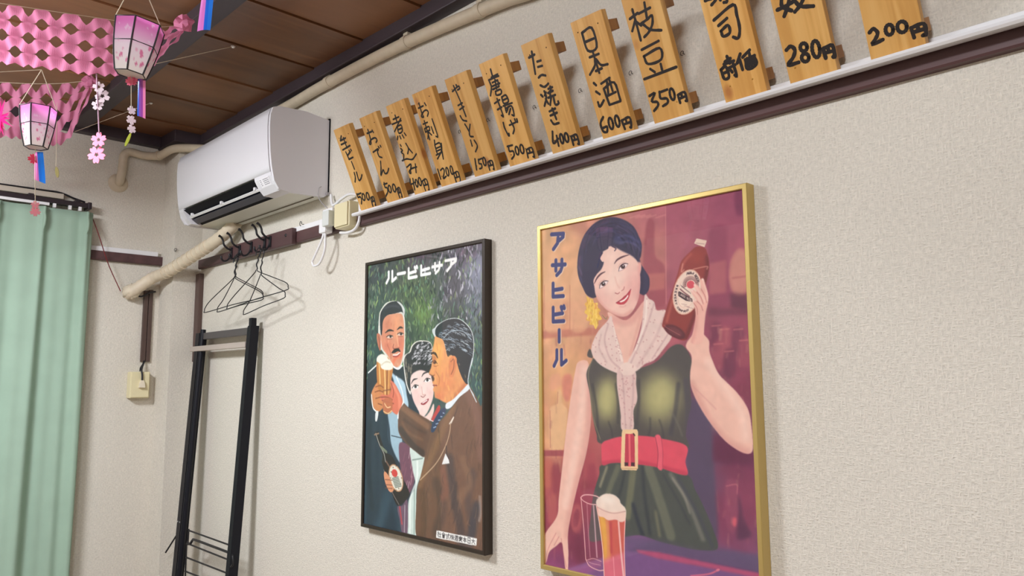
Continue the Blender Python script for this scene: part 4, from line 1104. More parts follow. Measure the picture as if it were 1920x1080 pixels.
# lower lantern further back
T2 = 2.07
c2 = att(70, 240, T2)
l2 = lantern(c2, 0.092, 0.037, 0.023, 'smaller pink paper lantern hanging lower at the left', att(78, 131, T2), 0.42, (0.0, 0.0), via=att(-120, 141, T2))
ribbon(c2, att(73, 286, T2), att(75, 341, T2), 0.023, [(245, 130, 200), (240, 130, 215), (30, 120, 235), (30, 130, 240)], l2, twist=0.5)
flat(MB(), flower_poly(0.013, 5, 0.5), att(63, 298, T2) - c2, YAW + 0.7, 0.4).build('red_flower', mat('flower_red', (214, 50, 90), 0.6, trans=0.2), l2)
MB().tube([att(66, 280, T2) - c2, att(66, 384, T2) - c2], 0.0008, 5).build('tassel_thread', THREAD, l2)
fl = MB()
flat(fl, flower_poly(0.010, 5, 0.5), att(66, 384, T2) - c2, YAW + 0.5, 0.1); flat(fl, flower_poly(0.012, 5, 0.5), att(66, 397, T2) - c2, YAW + 0.5, 0.7)
fl.build('pink_flower', mat('flower_salmon', (226, 140, 150), 0.6, trans=0.2), l2)
# third lantern, its ribbon reaches into the picture from above
T3 = 1.60
c3 = att(404, -98, T3)
l3 = lantern(c3, 0.098, 0.043, 0.028, 'paper lantern above the picture whose ribbon hangs at the top edge', att(410, -230, T3), 0.3, (0.0, 0.1))
ribbon(c3, att(394, -46, T3), att(382, 58, T3), 0.0225, [(245, 140, 230), (240, 130, 225), (30, 110, 235), (40, 130, 245)], l3, twist=0.6, slant=-0.25)

# hanging flower streamers
T4 = 2.53
c4 = att(181, 138, T4)
s1 = thing('flower_streamer', 'thread of white and pink paper flowers hanging from the garland', 'streamer', c4)
MB().tube([Vector((0, 0, 0)), att(186, 250, T4) - c4], 0.0022, 6).build('thread', mat('thread_mauve', (176, 140, 160), 0.7), s1)
fl = MB()
for (px, py, r_, s_) in ((185, 163, 0.017, 0.2), (192, 180, 0.021, 0.6), (183, 197, 0.017, 0.0)):
    flat(fl, flower_poly(r_), att(px, py, T4) - c4, YAW + 0.3, s_, hole=0.3)
fl.build('white_flowers', WHITEF, s1)
fl = MB()
for (px, py, r_, s_) in ((185, 262, 0.024, 0.0), (181, 290, 0.028, 0.62)):
    flat(fl, flower_poly(r_, 5, 0.35), att(px, py, T4) - c4, YAW, s_, hole=0.25)
fl.build('pink_flowers', PINKL, s1)
T5 = 3.41
c5 = att(107, 185, T5)
s2 = thing('leaf_streamer', 'thread with one olive paper leaf below the smaller garland', 'streamer', c5)
MB().tube([Vector((0, 0, 0)), att(105, 312, T5) - c5], 0.001, 5).build('thread', THREAD, s2)
flat(MB(), [(0.007 * math.sin(a), 0.022 * math.cos(a)) for a in [2 * math.pi * k / 16 for k in range(16)]], att(107, 323, T5) - c5, YAW, 0.2).build('leaf', OLIVE, s2)
# magenta paper star at the left edge
T6 = 3.24
c6 = att(-2, 222, T6)
mp_ = MB()
for k in range(18):
    a = 2 * math.pi * k / 18 + 0.2 * math.sin(k * 5)
    r_ = 0.050 * (0.8 + 0.2 * math.sin(k * 2.7))
    tipv = Vector((CR.x * math.cos(a) * r_, CR.y * math.cos(a) * r_, math.sin(a) * r_ * 1.5)) + Vector((CF.x, CF.y, 0)) * 0.014 * math.sin(k * 4.1)
    side = Vector((-CR.x * math.sin(a), -CR.y * math.sin(a), math.cos(a))) * 0.009
    mp_.add([side * 1.0, tipv, side * -1.0, Vector((CF.x, CF.y, 0)) * 0.006, Vector((CF.x, CF.y, 0)) * -0.006], [(0, 1, 3), (3, 1, 2), (2, 1, 4), (4, 1, 0), (0, 3, 2, 4)])
o = mp_.build('paper_pompom', MAGENTA); o.location = c6
tag(o, 'bright magenta spiky paper pompom at the left edge', 'pompom')

# threads pinned to the ceiling
def ceil_thread(a, b, label):
    a = Vector(a); b = Vector(b)
    t = thing('pinned_thread', label, 'thread', b, 'decoration threads pinned to the ceiling')
    MB().tube([a - b, Vector((0, 0, 0))], 0.0011, 5).build('thread', THREAD, t)
    MB().lathe([(0.0, -0.006), (0.005, -0.005), (0.008, 0.0), (0.0, 0.003)], (0, 0, 0), 10, 2).build('pin', CHALK, t)
ceil_thread(att(281, 122, T1 + 0.9), at(437, 87, 2, ZC - 0.006), 'pale thread pinned to the ceiling right of the larger lantern')
ceil_thread(att(140, 247, 3.55), at(283, 193, 2, ZC - 0.006), 'pale thread pinned to the ceiling near the far corner')

# ================================================================== framed posters (flat print = colours on the sheet)
def srgb(c):
    c = np.asarray(c, float) / 255
    return np.where(c <= 0.04045, c / 12.92, ((c + 0.055) / 1.055) ** 2.4)
def blur1(a, r):
    """three box passes along both axes"""
    r = int(r)
    if r < 1:
        return a
    for _ in range(2):
        for ax in (0, 1):
            p = np.pad(a, [(r + 1, r) if i == ax else (0, 0) for i in range(a.ndim)], mode='edge')
            c = np.cumsum(p, axis=ax)
            n = a.shape[ax]
            hi = [slice(None)] * a.ndim; lo = [slice(None)] * a.ndim
            hi[ax] = slice(2 * r + 1, 2 * r + 1 + n); lo[ax] = slice(0, n)
            a = (c[tuple(hi)] - c[tuple(lo)]) / (2 * r + 1)
    return a
def smooth_pts(p, closed=True, n=6):
    p = np.asarray(p, float)
    m = len(p)
    out = []
    for i in range(m if closed else m - 1):
        p0 = p[(i - 1) % m] if (closed or i > 0) else 2 * p[0] - p[1]
        p1, p2 = p[i], p[(i + 1) % m]
        p3 = p[(i + 2) % m] if (closed or i + 2 < m) else 2 * p2 - p1
        for k in range(n):
            t = k / n
            out.append(0.5 * (2 * p1 + (p2 - p0) * t + (2 * p0 - 5 * p1 + 4 * p2 - p3) * t * t + (3 * p1 - p0 - 3 * p2 + p3) * t ** 3))
    if not closed:
        out.append(p[-1])
    return np.array(out)
class Art:
    def __init__(self, x0, x1, z0, z1, y, nx, nz, crops):
        self.x0, self.x1, self.z0, self.z1, self.y = x0, x1, z0, z1, y
        self.nx, self.nz = nx, nz
        self.W, self.H = nx * 2, nz * 2
        self.img = np.zeros((self.H, self.W, 3))
        self.crops = crops
        self.crop = None
    def T(self, pts):
        """points of the current crop -> sheet pixels"""
        cx, cy, s = self.crops[self.crop]
        out = []
        for a, b in pts:
            p = at(cx + a / s, cy + b / s, 1, self.y)
            out.append(((p.x - self.x0) / (self.x1 - self.x0) * self.W, (self.z1 - p.z) / (self.z1 - self.z0) * self.H))
        return np.array(out)
    def k(self, at_pt=(300, 500)):
        q = self.T([at_pt, (at_pt[0] + 7, at_pt[1] + 7)])
        return np.linalg.norm(q[1] - q[0]) / 9.9
    def mask(self, P):
        M = np.zeros((self.H, self.W + 1))
        n = len(P)
        for i in range(n):
            (xa, ya), (xb, yb) = P[i], P[(i + 1) % n]
            if ya == yb:
                continue
            if ya > yb:
                xa, ya, xb, yb = xb, yb, xa, ya
            r0 = max(0, int(math.ceil(ya - 0.5))); r1 = min(self.H - 1, int(math.ceil(yb - 0.5)) - 1)
            if r1 < r0:
                continue
            r = np.arange(r0, r1 + 1)
            xi = xa + (r + 0.5 - ya) * (xb - xa) / (yb - ya)
            c = np.clip(np.ceil(xi - 0.5), 0, self.W).astype(int)
            np.add.at(M, (r, c), 1)
        return (np.cumsum(M, axis=1)[:, :self.W] % 2)
    def put(self, M, col, alpha, clip):
        if clip is not None:
            M = M * clip
        ys = np.where(M.max(axis=1) > 0)[0]; xs = np.where(M.max(axis=0) > 0)[0]
        if len(ys) == 0 or len(xs) == 0:
            return
        sl = (slice(ys[0], ys[-1] + 1), slice(xs[0], xs[-1] + 1))
        m = (M[sl] * alpha)[..., None]
        c = col[sl] if isinstance(col, np.ndarray) and col.ndim == 3 else np.asarray(col, float)
        self.img[sl] = self.img[sl] * (1 - m) + c * m
    def poly(self, pts, col, soft=0, sm=True, alpha=1.0, clip=None):
        P = self.T(pts)
        if sm:
            P = smooth_pts(P)
        M = self.mask(P)
        if soft:
            M = blur1(M, soft)
        self.put(M, col, alpha, clip)
        return M
    def ell(self, cx, cy, rx, ry, col, rot=0, soft=0, alpha=1.0, clip=None, n=28):
        a = math.radians(rot)
        pts = [(cx + rx * math.cos(t) * math.cos(a) - ry * math.sin(t) * math.sin(a), cy + rx * math.cos(t) * math.sin(a) + ry * math.sin(t) * math.cos(a)) for t in np.linspace(0, 2 * math.pi, n, endpoint=False)]
        return self.poly(pts, col, soft, False, alpha, clip)
    def line(self, pts, w, col, sm=True, alpha=1.0, soft=0, clip=None, taper=False):
        k = self.k(pts[0])
        P = self.T(pts)
        if sm and len(P) > 2:
            P = smooth_pts(P, False, 6)
        h = w * k / 2
        x0, y0 = np.floor(P.min(0) - h - 3).astype(int); x1, y1 = np.ceil(P.max(0) + h + 3).astype(int)
        x0, y0 = max(0, x0), max(0, y0); x1, y1 = min(self.W, x1), min(self.H, y1)
        if x1 <= x0 or y1 <= y0:
            return
        X, Y = np.meshgrid(np.arange(x0, x1) + 0.5, np.arange(y0, y1) + 0.5)
        D = np.full(X.shape, 1e9)
        m = len(P) - 1
        for i in range(m):
            a, b = P[i], P[i + 1]
            d = b - a
            L = d @ d + 1e-9
            t = np.clip(((X - a[0]) * d[0] + (Y - a[1]) * d[1]) / L, 0, 1)
            hh = h
            if taper:
                f_ = (i + 0.5) / m
                hh = h * (0.35 + 0.65 * math.sin(math.pi * f_))
            D = np.minimum(D, np.hypot(X - a[0] - t * d[0], Y - a[1] - t * d[1]) - hh)
        Mk = np.clip(0.5 - D / (1 + soft), 0, 1) * alpha
        if clip is not None:
            Mk = Mk * clip[y0:y1, x0:x1]
        Mk = Mk[..., None]
        self.img[y0:y1, x0:x1] = self.img[y0:y1, x0:x1] * (1 - Mk) + np.asarray(col, float) * Mk
    def field(self, ctr, power=3.0):
        """smooth colour field from control colours given in photo pixels"""
        c = self.crop; self.crop = '0'
        P = self.T([(x, y) for x, y, _ in ctr]); self.crop = c
        step = 8
        X, Y = np.meshgrid(np.arange(0, self.W, step), np.arange(0, self.H, step))
        num = 0; den = 0
        for (px, py), (_, _, col) in zip(P, ctr):
            w = 1 / ((X - px) ** 2 + (Y - py) ** 2 + 60) ** (power / 2)
            num = num + w[..., None] * np.asarray(col, float); den = den + w[..., None]
        F = np.repeat(np.repeat(num / den, step, 0), step, 1)[:self.H, :self.W]
        return blur1(F, 10)
    def noise(self, cell, amp, seed=1, ax=1.0):
        g = np.random.default_rng(seed).normal(size=(int(self.H / cell / ax) + 2, int(self.W / cell) + 2))
        big = np.repeat(np.repeat(g, int(cell * ax), 0), int(cell), 1)[:self.H, :self.W]
        big = blur1(big, max(1, int(cell * 0.6)))
        self.img *= (1 + amp * big[..., None])
    def chars(self, glyphs, boxes, w, col, skew=-0.2):
        for g, (a, b, c, d) in zip(glyphs, boxes):
            for st_ in GLYPH[g]:
                self.line([(a + u * (c - a), b + v * (d - b) + skew * u * (c - a)) for u, v in st_], w, col, sm=False)
    def sheet(self, name, parent, gain=1.0):
        a = np.clip(self.img, 0, 255)
        a = (a[0::2, 0::2] + a[1::2, 0::2] + a[0::2, 1::2] + a[1::2, 1::2]) / 4
        a = srgb(a) * gain
        nx, nz = self.nx, self.nz
        org = parent.location
        xs = np.linspace(self.x0, self.x1, nx) - org[0]
        zs = np.linspace(self.z1, self.z0, nz) - org[2]
        X, Z = np.meshgrid(xs, zs)
        co = np.stack([X, np.full_like(X, self.y - org[1]), Z], -1).reshape(-1, 3).astype(np.float32)
        i = np.arange((nz - 1) * nx).reshape(nz - 1, nx)[:, :nx - 1].ravel()
        quads = np.stack([i, i + nx, i + nx + 1, i + 1], 1).astype(np.int32)
        me = bpy.data.meshes.new(name)
        me.vertices.add(len(co)); me.vertices.foreach_set('co', co.ravel())
        me.loops.add(quads.size); me.loops.foreach_set('vertex_index', quads.ravel())
        me.polygons.add(len(quads))
        me.polygons.foreach_set('loop_start', np.arange(0, quads.size, 4, dtype=np.int32))
        me.polygons.foreach_set('loop_total', np.full(len(quads), 4, dtype=np.int32))
        me.update(calc_edges=True)
        at_ = me.color_attributes.new('print', 'FLOAT_COLOR', 'POINT')
        at_.data.foreach_set('color', np.concatenate([a.reshape(-1, 3), np.ones((nx * nz, 1))], 1).astype(np.float32).ravel())
        me.materials.append(PRINT)
        return obj(name, me, parent)
GLYPH = {
 'a': [[(0, .1), (.95, .1), (.92, .3), (.6, .5)], [(.52, .32), (.48, .65), (.15, 1)]],
 'sa': [[(0, .33), (1, .33)], [(.28, .02), (.28, .7)], [(.75, 0), (.75, .5), (.65, .75), (.35, 1)]],
 'hi': [[(.1, 0), (.1, .92), (1, .92)], [(.1, .47), (.9, .4)]],
 'bi': [[(.1, 0), (.1, .92), (.95, .92)], [(.1, .47), (.85, .4)], [(.74, -.02), (.8, .14)], [(.95, -.06), (1.0, .08)]],
 'bar_v': [[(.5, 0), (.5, 1)]], 'bar_h': [[(0, .5), (1, .5)]],
 'ru': [[(.25, 0), (.25, .6), (.02, 1)], [(.62, 0), (.62, .95), (1, .7)]],
 'A': [[(0, 1), (.5, 0), (1, 1)], [(.2, .65), (.8, .65)]], 'S': [[(.9, .1), (.1, .2), (.2, .5), (.85, .55), (.85, .9), (.05, .9)]], 'H': [[(0, 0), (0, 1)], [(1, 0), (1, 1)], [(0, .5), (1, .5)]],
 'I': [[(.5, 0), (.5, 1)]], 'B': [[(0, 0), (0, 1), (.9, .8), (.2, .5), (.8, .25), (0, 0)]], 'E': [[(.9, 0), (0, 0), (0, 1), (.9, 1)], [(0, .5), (.7, .5)]], 'R': [[(0, 1), (0, 0), (.85, .25), (.1, .5), (.9, 1)]],
 'W': [[(0, 0), (.25, 1), (.5, .3), (.75, 1), (1, 0)]], 'Y': [[(0, 0), (.5, .5), (1, 0)], [(.5, .5), (.5, 1)]], 'C': [[(.9, .1), (.2, .1), (.05, .5), (.2, .9), (.9, .9)]], 'O': [[(.5, 0), (0, .5), (.5, 1), (1, .5), (.5, 0)]],
 'M': [[(0, 1), (.1, 0), (.5, .7), (.9, 0), (1, 1)]], 'P': [[(0, 1), (0, 0), (.9, .25), (0, .55)]], 'N': [[(0, 1), (0, 0), (1, 1), (1, 0)]], 'L': [[(0, 0), (0, 1), (.8, 1)]], 'G': [[(.9, .1), (.2, .1), (.05, .5), (.2, .9), (.9, .9), (.9, .55), (.5, .55)]],
 'D': [[(0, 0), (0, 1), (.9, .6), (.7, .15), (0, 0)]], ' ': [],
 # 大 日 本 麥 酒 株 式 會 社
 'dai': [[(0, .35), (1, .35)], [(.5, 0), (.45, .5), (.05, 1)], [(.5, .45), (.95, 1)]],
 'nichi': [[(.15, 0), (.85, 0), (.85, 1), (.15, 1), (.15, 0)], [(.15, .5), (.85, .5)]],
 'hon': [[(0, .3), (1, .3)], [(.5, 0), (.5, 1)], [(.5, .3), (.05, .8)], [(.5, .3), (.95, .8)], [(.3, .78), (.7, .78)]],
 'baku': [[(0, .2), (1, .2)], [(.5, 0), (.5, .5)], [(.1, .35), (.9, .35)], [(0, .5), (1, .5)], [(.45, .5), (.1, .9)], [(.3, .65), (.75, .65), (.1, 1)], [(.4, .75), (.95, 1)]],
 'shu': [[(.05, .1), (.15, .25)], [(0, .45), (.12, .55)], [(0, 1), (.2, .7)], [(.3, .1), (1, .1)], [(.35, .3), (.95, .3), (.95, 1), (.35, 1), (.35, .3)], [(.55, .1), (.55, .5)], [(.75, .1), (.75, .5)], [(.35, .7), (.95, .7)]],
 'kabu': [[(0, .3), (.45, .3)], [(.22, 0), (.22, 1)], [(.22, .35), (0, .7)], [(.5, .25), (.95, .25)], [(.45, .5), (1, .5)], [(.72, 0), (.72, 1)], [(.72, .5), (.45, .9)], [(.72, .5), (1, .9)]],
 'shiki': [[(0, .25), (1, .25)], [(.1, .5), (.5, .5)], [(.3, .5), (.3, .9)], [(.05, .95), (.55, .85)], [(.65, 0), (.7, .6), (.95, 1)], [(.8, .05), (.9, .15)]],
 'kai': [[(.5, 0), (0, .35)], [(.5, 0), (1, .35)], [(.3, .35), (.7, .35)], [(.2, .45), (.8, .45), (.8, .6), (.2, .6), (.2, .45)], [(.25, .7), (.75, .7), (.75, 1), (.25, 1), (.25, .7)], [(.25, .85), (.75, .85)]],
 'sha': [[(.2, 0), (.28, .12)], [(.02, .25), (.4, .25), (.05, .65)], [(.22, .5), (.22, 1)], [(.5, .45), (.95, .45)], [(.72, .1), (.72, .95)], [(.45, .95), (1, .95)]],
}
SKIN = (238, 190, 172); SKIN_S = (214, 150, 140); SKIN_L = (248, 214, 198)

def paint_big(A):
    rs0 = random.Random(21)
    rs = random.Random(4)
    A.img[:] = A.field([(1020, 440, (224, 174, 128)), (1020, 520, (226, 176, 130)), (1100, 400, (206, 142, 120)), (1060, 470, (222, 168, 124)), (1250, 380, (184, 104, 114)), (1390, 360, (156, 80, 106)), (1040, 600, (226, 172, 130)), (1060, 720, (226, 172, 122)), (1235, 480, (190, 118, 112)), (1250, 600, (176, 92, 102)),
      (1390, 480, (172, 88, 104)), (1395, 600, (150, 70, 92)), (1350, 650, (146, 66, 90)), (1330, 720, (124, 60, 84)), (1390, 720, (140, 58, 84)), (1040, 820, (218, 164, 120)), (1030, 900, (176, 84, 84)), (1080, 850, (172, 78, 84)), (1085, 940, (150, 56, 76)), (1040, 970, (150, 58, 78)), (1090, 1020, (122, 46, 74)), (1330, 760, (100, 78, 104)), (1380, 870, (104, 40, 74)), (1400, 930, (140, 62, 92)), (1360, 950, (126, 58, 90)), (1330, 900, (94, 78, 106)), (1400, 1040, (124, 84, 122)), (1200, 1050, (116, 84, 128)), (1050, 1075, (140, 66, 112))], 3.2)  # magenta towards the right: print tone with the glazing's dark room reflection painted in
    A.noise(26, 0.06, 3)
    A.crop = 'Q1'
    # back bar: shelves, bottles, casks
    A.poly([(750, 110), (1180, 60), (1200, 700), (760, 720)], (160, 78, 104), 6, False, 0.55)
    A.poly([(75, 850), (400, 828), (400, 868), (75, 892)], (192, 112, 96), 3, False, 0.7)
    A.poly([(75, 690), (330, 680), (330, 850), (75, 860)], (204, 130, 108), 8, False, 0.35)
    for x in (110, 250):
        A.poly([(x, 520), (x + 30, 420), (x + 55, 520), (x + 75, 600), (x + 75, 830), (x - 20, 835), (x - 20, 600)], (232, 182, 140), 4, True, 0.55)
        A.line([(x - 20, 600), (x - 20, 835)], 5, (196, 120, 100), alpha=0.6, soft=3)
    A.poly([(650, 260), (690, 252), (694, 430), (748, 500), (750, 700), (640, 700), (630, 480)], (158, 76, 88), 4, True, 0.8)
    A.poly([(636, 540), (750, 530), (748, 620), (640, 630)], (196, 118, 108), 4, False, 0.7)
    A.line([(752, 150), (756, 700)], 5, (206, 132, 132), alpha=0.7, soft=2)
    for x in (560, 590, 620, 650, 700):
        A.line([(x, 230), (x + 50, 215)], 7, (222, 150, 140), alpha=0.4, soft=3)
    A.poly([(995, 300), (1080, 280), (1090, 470), (1095, 710), (985, 720), (985, 480)], (140, 62, 88), 6, True, 0.6)
    A.poly([(990, 480), (1085, 460), (1085, 640), (990, 650)], (182, 102, 106), 4, False, 0.75)
    A.ell(1160, 530, 62, 135, (196, 126, 116), 3, 3, 0.9)
    A.ell(1160, 530, 50, 118, (204, 140, 124), 3, 3, 0.6)
    A.line([(1120, 560), (1190, 550)], 12, (178, 100, 100), alpha=0.6, soft=3)
    A.poly([(1130, 90), (1180, 80), (1185, 200), (1140, 210)], (120, 54, 84), 5, True, 0.8)
    A.poly([(1100, 640), (1200, 650), (1200, 740), (1110, 720)], (96, 44, 66), 6, False, 0.8)
    A.poly([(985, 720), (1200, 730), (1200, 760), (985, 770)], (112, 52, 74), 5, False, 0.7)
    for (x, y, c) in ((1030, 860, (110, 46, 74)), (1075, 880, (176, 90, 100)), (1150, 880, (110, 50, 76)), (1180, 940, (168, 80, 96)), (1040, 960, (170, 84, 98)), (1100, 1000, (104, 44, 72))):
        A.poly([(x - 26, y - 40), (x + 26, y - 44), (x + 30, y + 90), (x - 28, y + 95)], c, 5, True, 0.6)
        A.line([(x - 24, y - 38), (x + 24, y - 42)], 8, (196, 110, 112), alpha=0.6, soft=2)
    A.crop = 'Q2'
    A.poly([(115, 200), (118, 400), (150, 412), (190, 405), (212, 210), (185, 160), (178, 95), (158, 95), (155, 160)], (230, 184, 138), 3, True, 0.9)
    A.line([(118, 200), (120, 395)], 5, (190, 116, 98), alpha=0.7, soft=2); A.line([(160, 100), (158, 160)], 4, (190, 116, 98), alpha=0.7, soft=2)
    A.poly([(120, 20), (165, 0), (180, 60), (120, 90)], (226, 160, 130), 5, True, 0.7)
    A.poly([(185, 20), (235, 15), (225, 140), (190, 130)], (214, 128, 112), 5, True, 0.8)
    A.line([(75, 425), (200, 425)], 26, (166, 80, 84), sm=False, soft=4)
    for (x, y, c) in ((110, 530, (198, 106, 88)), (150, 560, (140, 50, 70)), (270, 480, (136, 46, 68)), (330, 500, (176, 78, 88)), (130, 720, (196, 104, 96)), (260, 770, (190, 96, 98)), (340, 560, (150, 56, 76))):
        A.poly([(x - 22, y - 60), (x + 20, y - 66), (x + 24, y + 60), (x - 20, y + 70)], c, 6, True, 0.6)
    A.ell(258, 770, 26, 70, (176, 84, 92), 8, 3, 0.8); A.ell(258, 770, 16, 50, (140, 56, 76), 8, 3, 0.8)
    A.poly([(985, 480), (1200, 500), (1220, 1000), (1010, 900)], (136, 60, 90), 8, False, 0.6)
    A.poly([(1050, 590), (1110, 585), (1115, 820), (1060, 820)], (150, 74, 100), 4, True, 0.7)
    A.line([(1055, 600), (1110, 592), (1112, 640)], 6, (196, 112, 124), alpha=0.7, soft=2)
    A.ell(1100, 790, 14, 26, (214, 96, 110), 0, 3, 0.9)
    A.poly([(1120, 640), (1150, 780), (1190, 860), (1110, 880), (1120, 760)], (86, 46, 76), 5, True, 0.8)
    for i in range(420):
        x, y = rs0.uniform(70, 1220), rs0.uniform(-340, 1000)
        if 330 < x < 900 and y > -50:
            continue
        L = rs0.uniform(14, 60)
        A.line([(x, y), (x + rs0.uniform(-6, 6), y + L)], rs0.uniform(5, 16), rs0.choice([(222, 156, 132), (120, 44, 70), (196, 112, 108), (150, 62, 84), (232, 184, 144)]), alpha=rs0.uniform(0.06, 0.22), soft=5)
    # dark drape beside the dress
    A.poly([(850, 150), (910, 165), (975, 280), (990, 560), (1010, 830), (980, 930), (880, 700), (840, 400)], (88, 72, 98), 6, True, 0.95)
    A.poly([(990, 320), (1195, 420), (1195, 480), (985, 470)], (100, 36, 70), 6, False, 0.85)
    # table
    A.crop = 'Q6'
    A.poly([(740, 640), (1000, 560), (1810, 690), (1810, 860), (1400, 770), (1000, 700)], (96, 78, 112), 6, False, 0.9)
    A.poly([(200, 825), (420, 745), (740, 655), (830, 660), (1000, 705), (1400, 780), (1810, 860), (1810, 960), (150, 960)], (126, 88, 136), 3, False)
    A.poly([(820, 640), (1000, 660), (1400, 745), (1815, 830), (1815, 872), (1400, 785), (1000, 712), (840, 665)], (180, 84, 118), 3, False)
    A.poly([(200, 825), (420, 750), (560, 720), (500, 800), (300, 870)], (160, 92, 140), 8, True, 0.8)
    A.line([(1260, 850), (1400, 835), (1475, 805)], 12, (216, 112, 136), soft=2); A.ell(1475, 803, 16, 10, (222, 126, 146), -20)
    # left arm and hand
    A.crop = 'Q2'
    larm = A.poly([(268, -60), (250, 0), (228, 130), (205, 300), (185, 480), (165, 660), (155, 760), (95, 850), (85, 920), (90, 1010), (100, 1000), (115, 950), (150, 920), (180, 900), (190, 960), (200, 1040), (213, 1046), (216, 960), (214, 850), (235, 730), (270, 580), (310, 430), (333, 280), (335, 150), (325, 40), (320, -60)], SKIN, 1)
    A.line([(328, 20), (334, 180), (318, 380), (270, 570), (232, 730), (212, 860)], 44, SKIN_S, alpha=0.55, soft=22, clip=larm)
    A.line([(300, -20), (285, 200), (240, 480), (200, 700)], 40, SKIN_L, alpha=0.5, soft=20, clip=larm)
    for p in ([(150, 850), (110, 930), (95, 1000)], [(165, 870), (140, 915)], [(178, 880), (190, 960), (205, 1030)]):
        A.line(p, 5, (206, 132, 128), alpha=0.7, soft=2, clip=larm)
    # raised arm
    rarm = A.poly([(840, -150), (870, -90), (862, 0), (868, 70), (900, 150), (960, 250), (1040, 350), (1110, 405), (1160, 427), (1190, 420), (1198, 380), (1190, 290), (1170, 190), (1110, 100), (1020, 10), (985, -60), (965, -120), (960, -180), (900, -220)], SKIN, 1)
    A.line([(868, 60), (960, 245), (1060, 365), (1160, 420)], 40, SKIN_S, alpha=0.6, soft=18, clip=rarm)
    A.line([(960, -60), (1060, 90), (1140, 220), (1160, 340)], 46, SKIN_L, alpha=0.55, soft=24, clip=rarm)
    A.line([(868, 60), (930, 120), (1000, 190)], 7, (216, 150, 146), alpha=0.5, soft=4, clip=rarm)
    # dress: bodice
    dress = A.poly([(318, -90), (330, -130), (345, -80), (312, 0), (330, 110), (345, 230), (365, 320), (395, 375), (620, 345), (842, 400), (840, 330), (850, 250), (868, 170), (864, 80), (862, 0), (868, -80), (820, -150), (760, -140), (680, -60), (560, -20), (450, -20), (380, -70)], (84, 78, 76), 1)
    A.ell(425, 140, 62, 120, (178, 172, 116), 4, 26, 0.9, dress)
    A.ell(415, 130, 34, 80, (196, 188, 130), 4, 18, 0.7, dress)
    A.ell(700, 130, 108, 130, (178, 172, 118), 8, 30, 0.9, dress)
    A.ell(715, 110, 60, 80, (198, 190, 132), 8, 24, 0.6, dress)
    for (a, b, c, d, wd_, cc_) in ((345, 60, 375, 320, 14, (60, 58, 62)), (470, 60, 480, 260, 18, (66, 64, 66)), (590, 40, 575, 300, 20, (70, 66, 70)), (800, 60, 760, 320, 26, (64, 62, 72)), (840, 40, 850, 300, 30, (78, 72, 84)), (650, 240, 640, 340, 10, (62, 60, 66)), (700, 250, 720, 350, 9, (60, 58, 66)), (430, 260, 450, 350, 9, (58, 56, 62)), (760, 200, 820, 330, 8, (120, 116, 104))):
        A.line([(a, b), ((a + c) / 2 + 6, (b + d) / 2), (c, d)], wd_, cc_, alpha=0.6, soft=8, clip=dress)
    A.line([(345, -80), (322, 0), (335, 110), (350, 240), (385, 350)], 6, (160, 150, 110), alpha=0.5, soft=2, clip=dress)
    # skirt
    sk = A.poly([(400, 485), (380, 540), (350, 640), (335, 760), (330, 890), (420, 880), (520, 870), (600, 862), (700, 895), (820, 925), (930, 942), (1010, 930), (985, 830), (940, 720), (890, 620), (838, 535), (600, 470)], (76, 80, 76), 1)
    for (pts, wd_, cc_, al) in (([(560, 520), (545, 640), (530, 760)], 40, (118, 118, 92), 0.8), ([(480, 500), (440, 600), (400, 720)], 30, (110, 112, 92), 0.8), ([(640, 500), (690, 640), (760, 860)], 54, (112, 114, 96), 0.8), ([(760, 540), (850, 680), (930, 880)], 26, (122, 120, 110), 0.7), ([(420, 500), (385, 600)], 12, (168, 160, 128), 0.8), ([(610, 500), (620, 650), (650, 850)], 20, (54, 60, 66), 0.8), ([(520, 500), (500, 600), (470, 700)], 14, (52, 58, 62), 0.8), ([(560, 700), (590, 800), (610, 860)], 24, (48, 54, 66), 0.8), ([(720, 540), (800, 680), (860, 800)], 12, (58, 62, 68), 0.7), ([(800, 560), (900, 740), (980, 920)], 20, (70, 72, 82), 0.8), ([(770, 560), (830, 650), (860, 740)], 8, (160, 152, 138), 0.7), ([(680, 740), (700, 860)], 18, (134, 130, 100), 0.6)):
        A.line(pts, wd_, cc_, alpha=al, soft=10, clip=sk)
    A.poly([(520, 860), (700, 895), (930, 945), (1230, 960), (1230, 990), (900, 950), (700, 930), (520, 920)], (100, 84, 116), 8, False, 0.6)
    # belt and buckle
    belt = A.poly([(395, 372), (440, 350), (500, 336), (600, 332), (700, 345), (842, 385), (838, 470), (842, 542), (700, 502), (600, 486), (500, 476), (440, 478), (398, 488), (392, 430)], (222, 80, 100), 1)
    A.line([(395, 480), (500, 470), (620, 480), (840, 535)], 22, (186, 54, 80), alpha=0.6, soft=8, clip=belt)
    A.poly([(675, 338), (708, 342), (718, 500), (690, 502), (690, 420)], (230, 96, 114), 1, True); A.line([(678, 340), (692, 420), (688, 500)], 5, (170, 50, 76), alpha=0.8)
    A.line([(710, 345), (718, 420), (716, 500)], 4, (180, 56, 80), alpha=0.7)
    A.crop = 'Q1'
    # neck
    neck = A.poly([(440, 745), (540, 790), (640, 680), (630, 760), (600, 880), (560, 1000), (535, 1050), (515, 1000), (490, 890), (455, 800)], SKIN, 1)
    A.line([(470, 790), (560, 790), (630, 710)], 40, (220, 156, 146), alpha=0.6, soft=18, clip=neck)
    A.line([(620, 760), (560, 980)], 16, (224, 164, 150), alpha=0.6, soft=8, clip=neck)
    # scarf
    SC_ = (232, 204, 194)
    s1_ = A.poly([(455, 765), (430, 800), (385, 850), (352, 920), (350, 970), (380, 1020), (440, 1060), (520, 1082), (522, 1010), (505, 940), (480, 860), (465, 800)], SC_, 1)
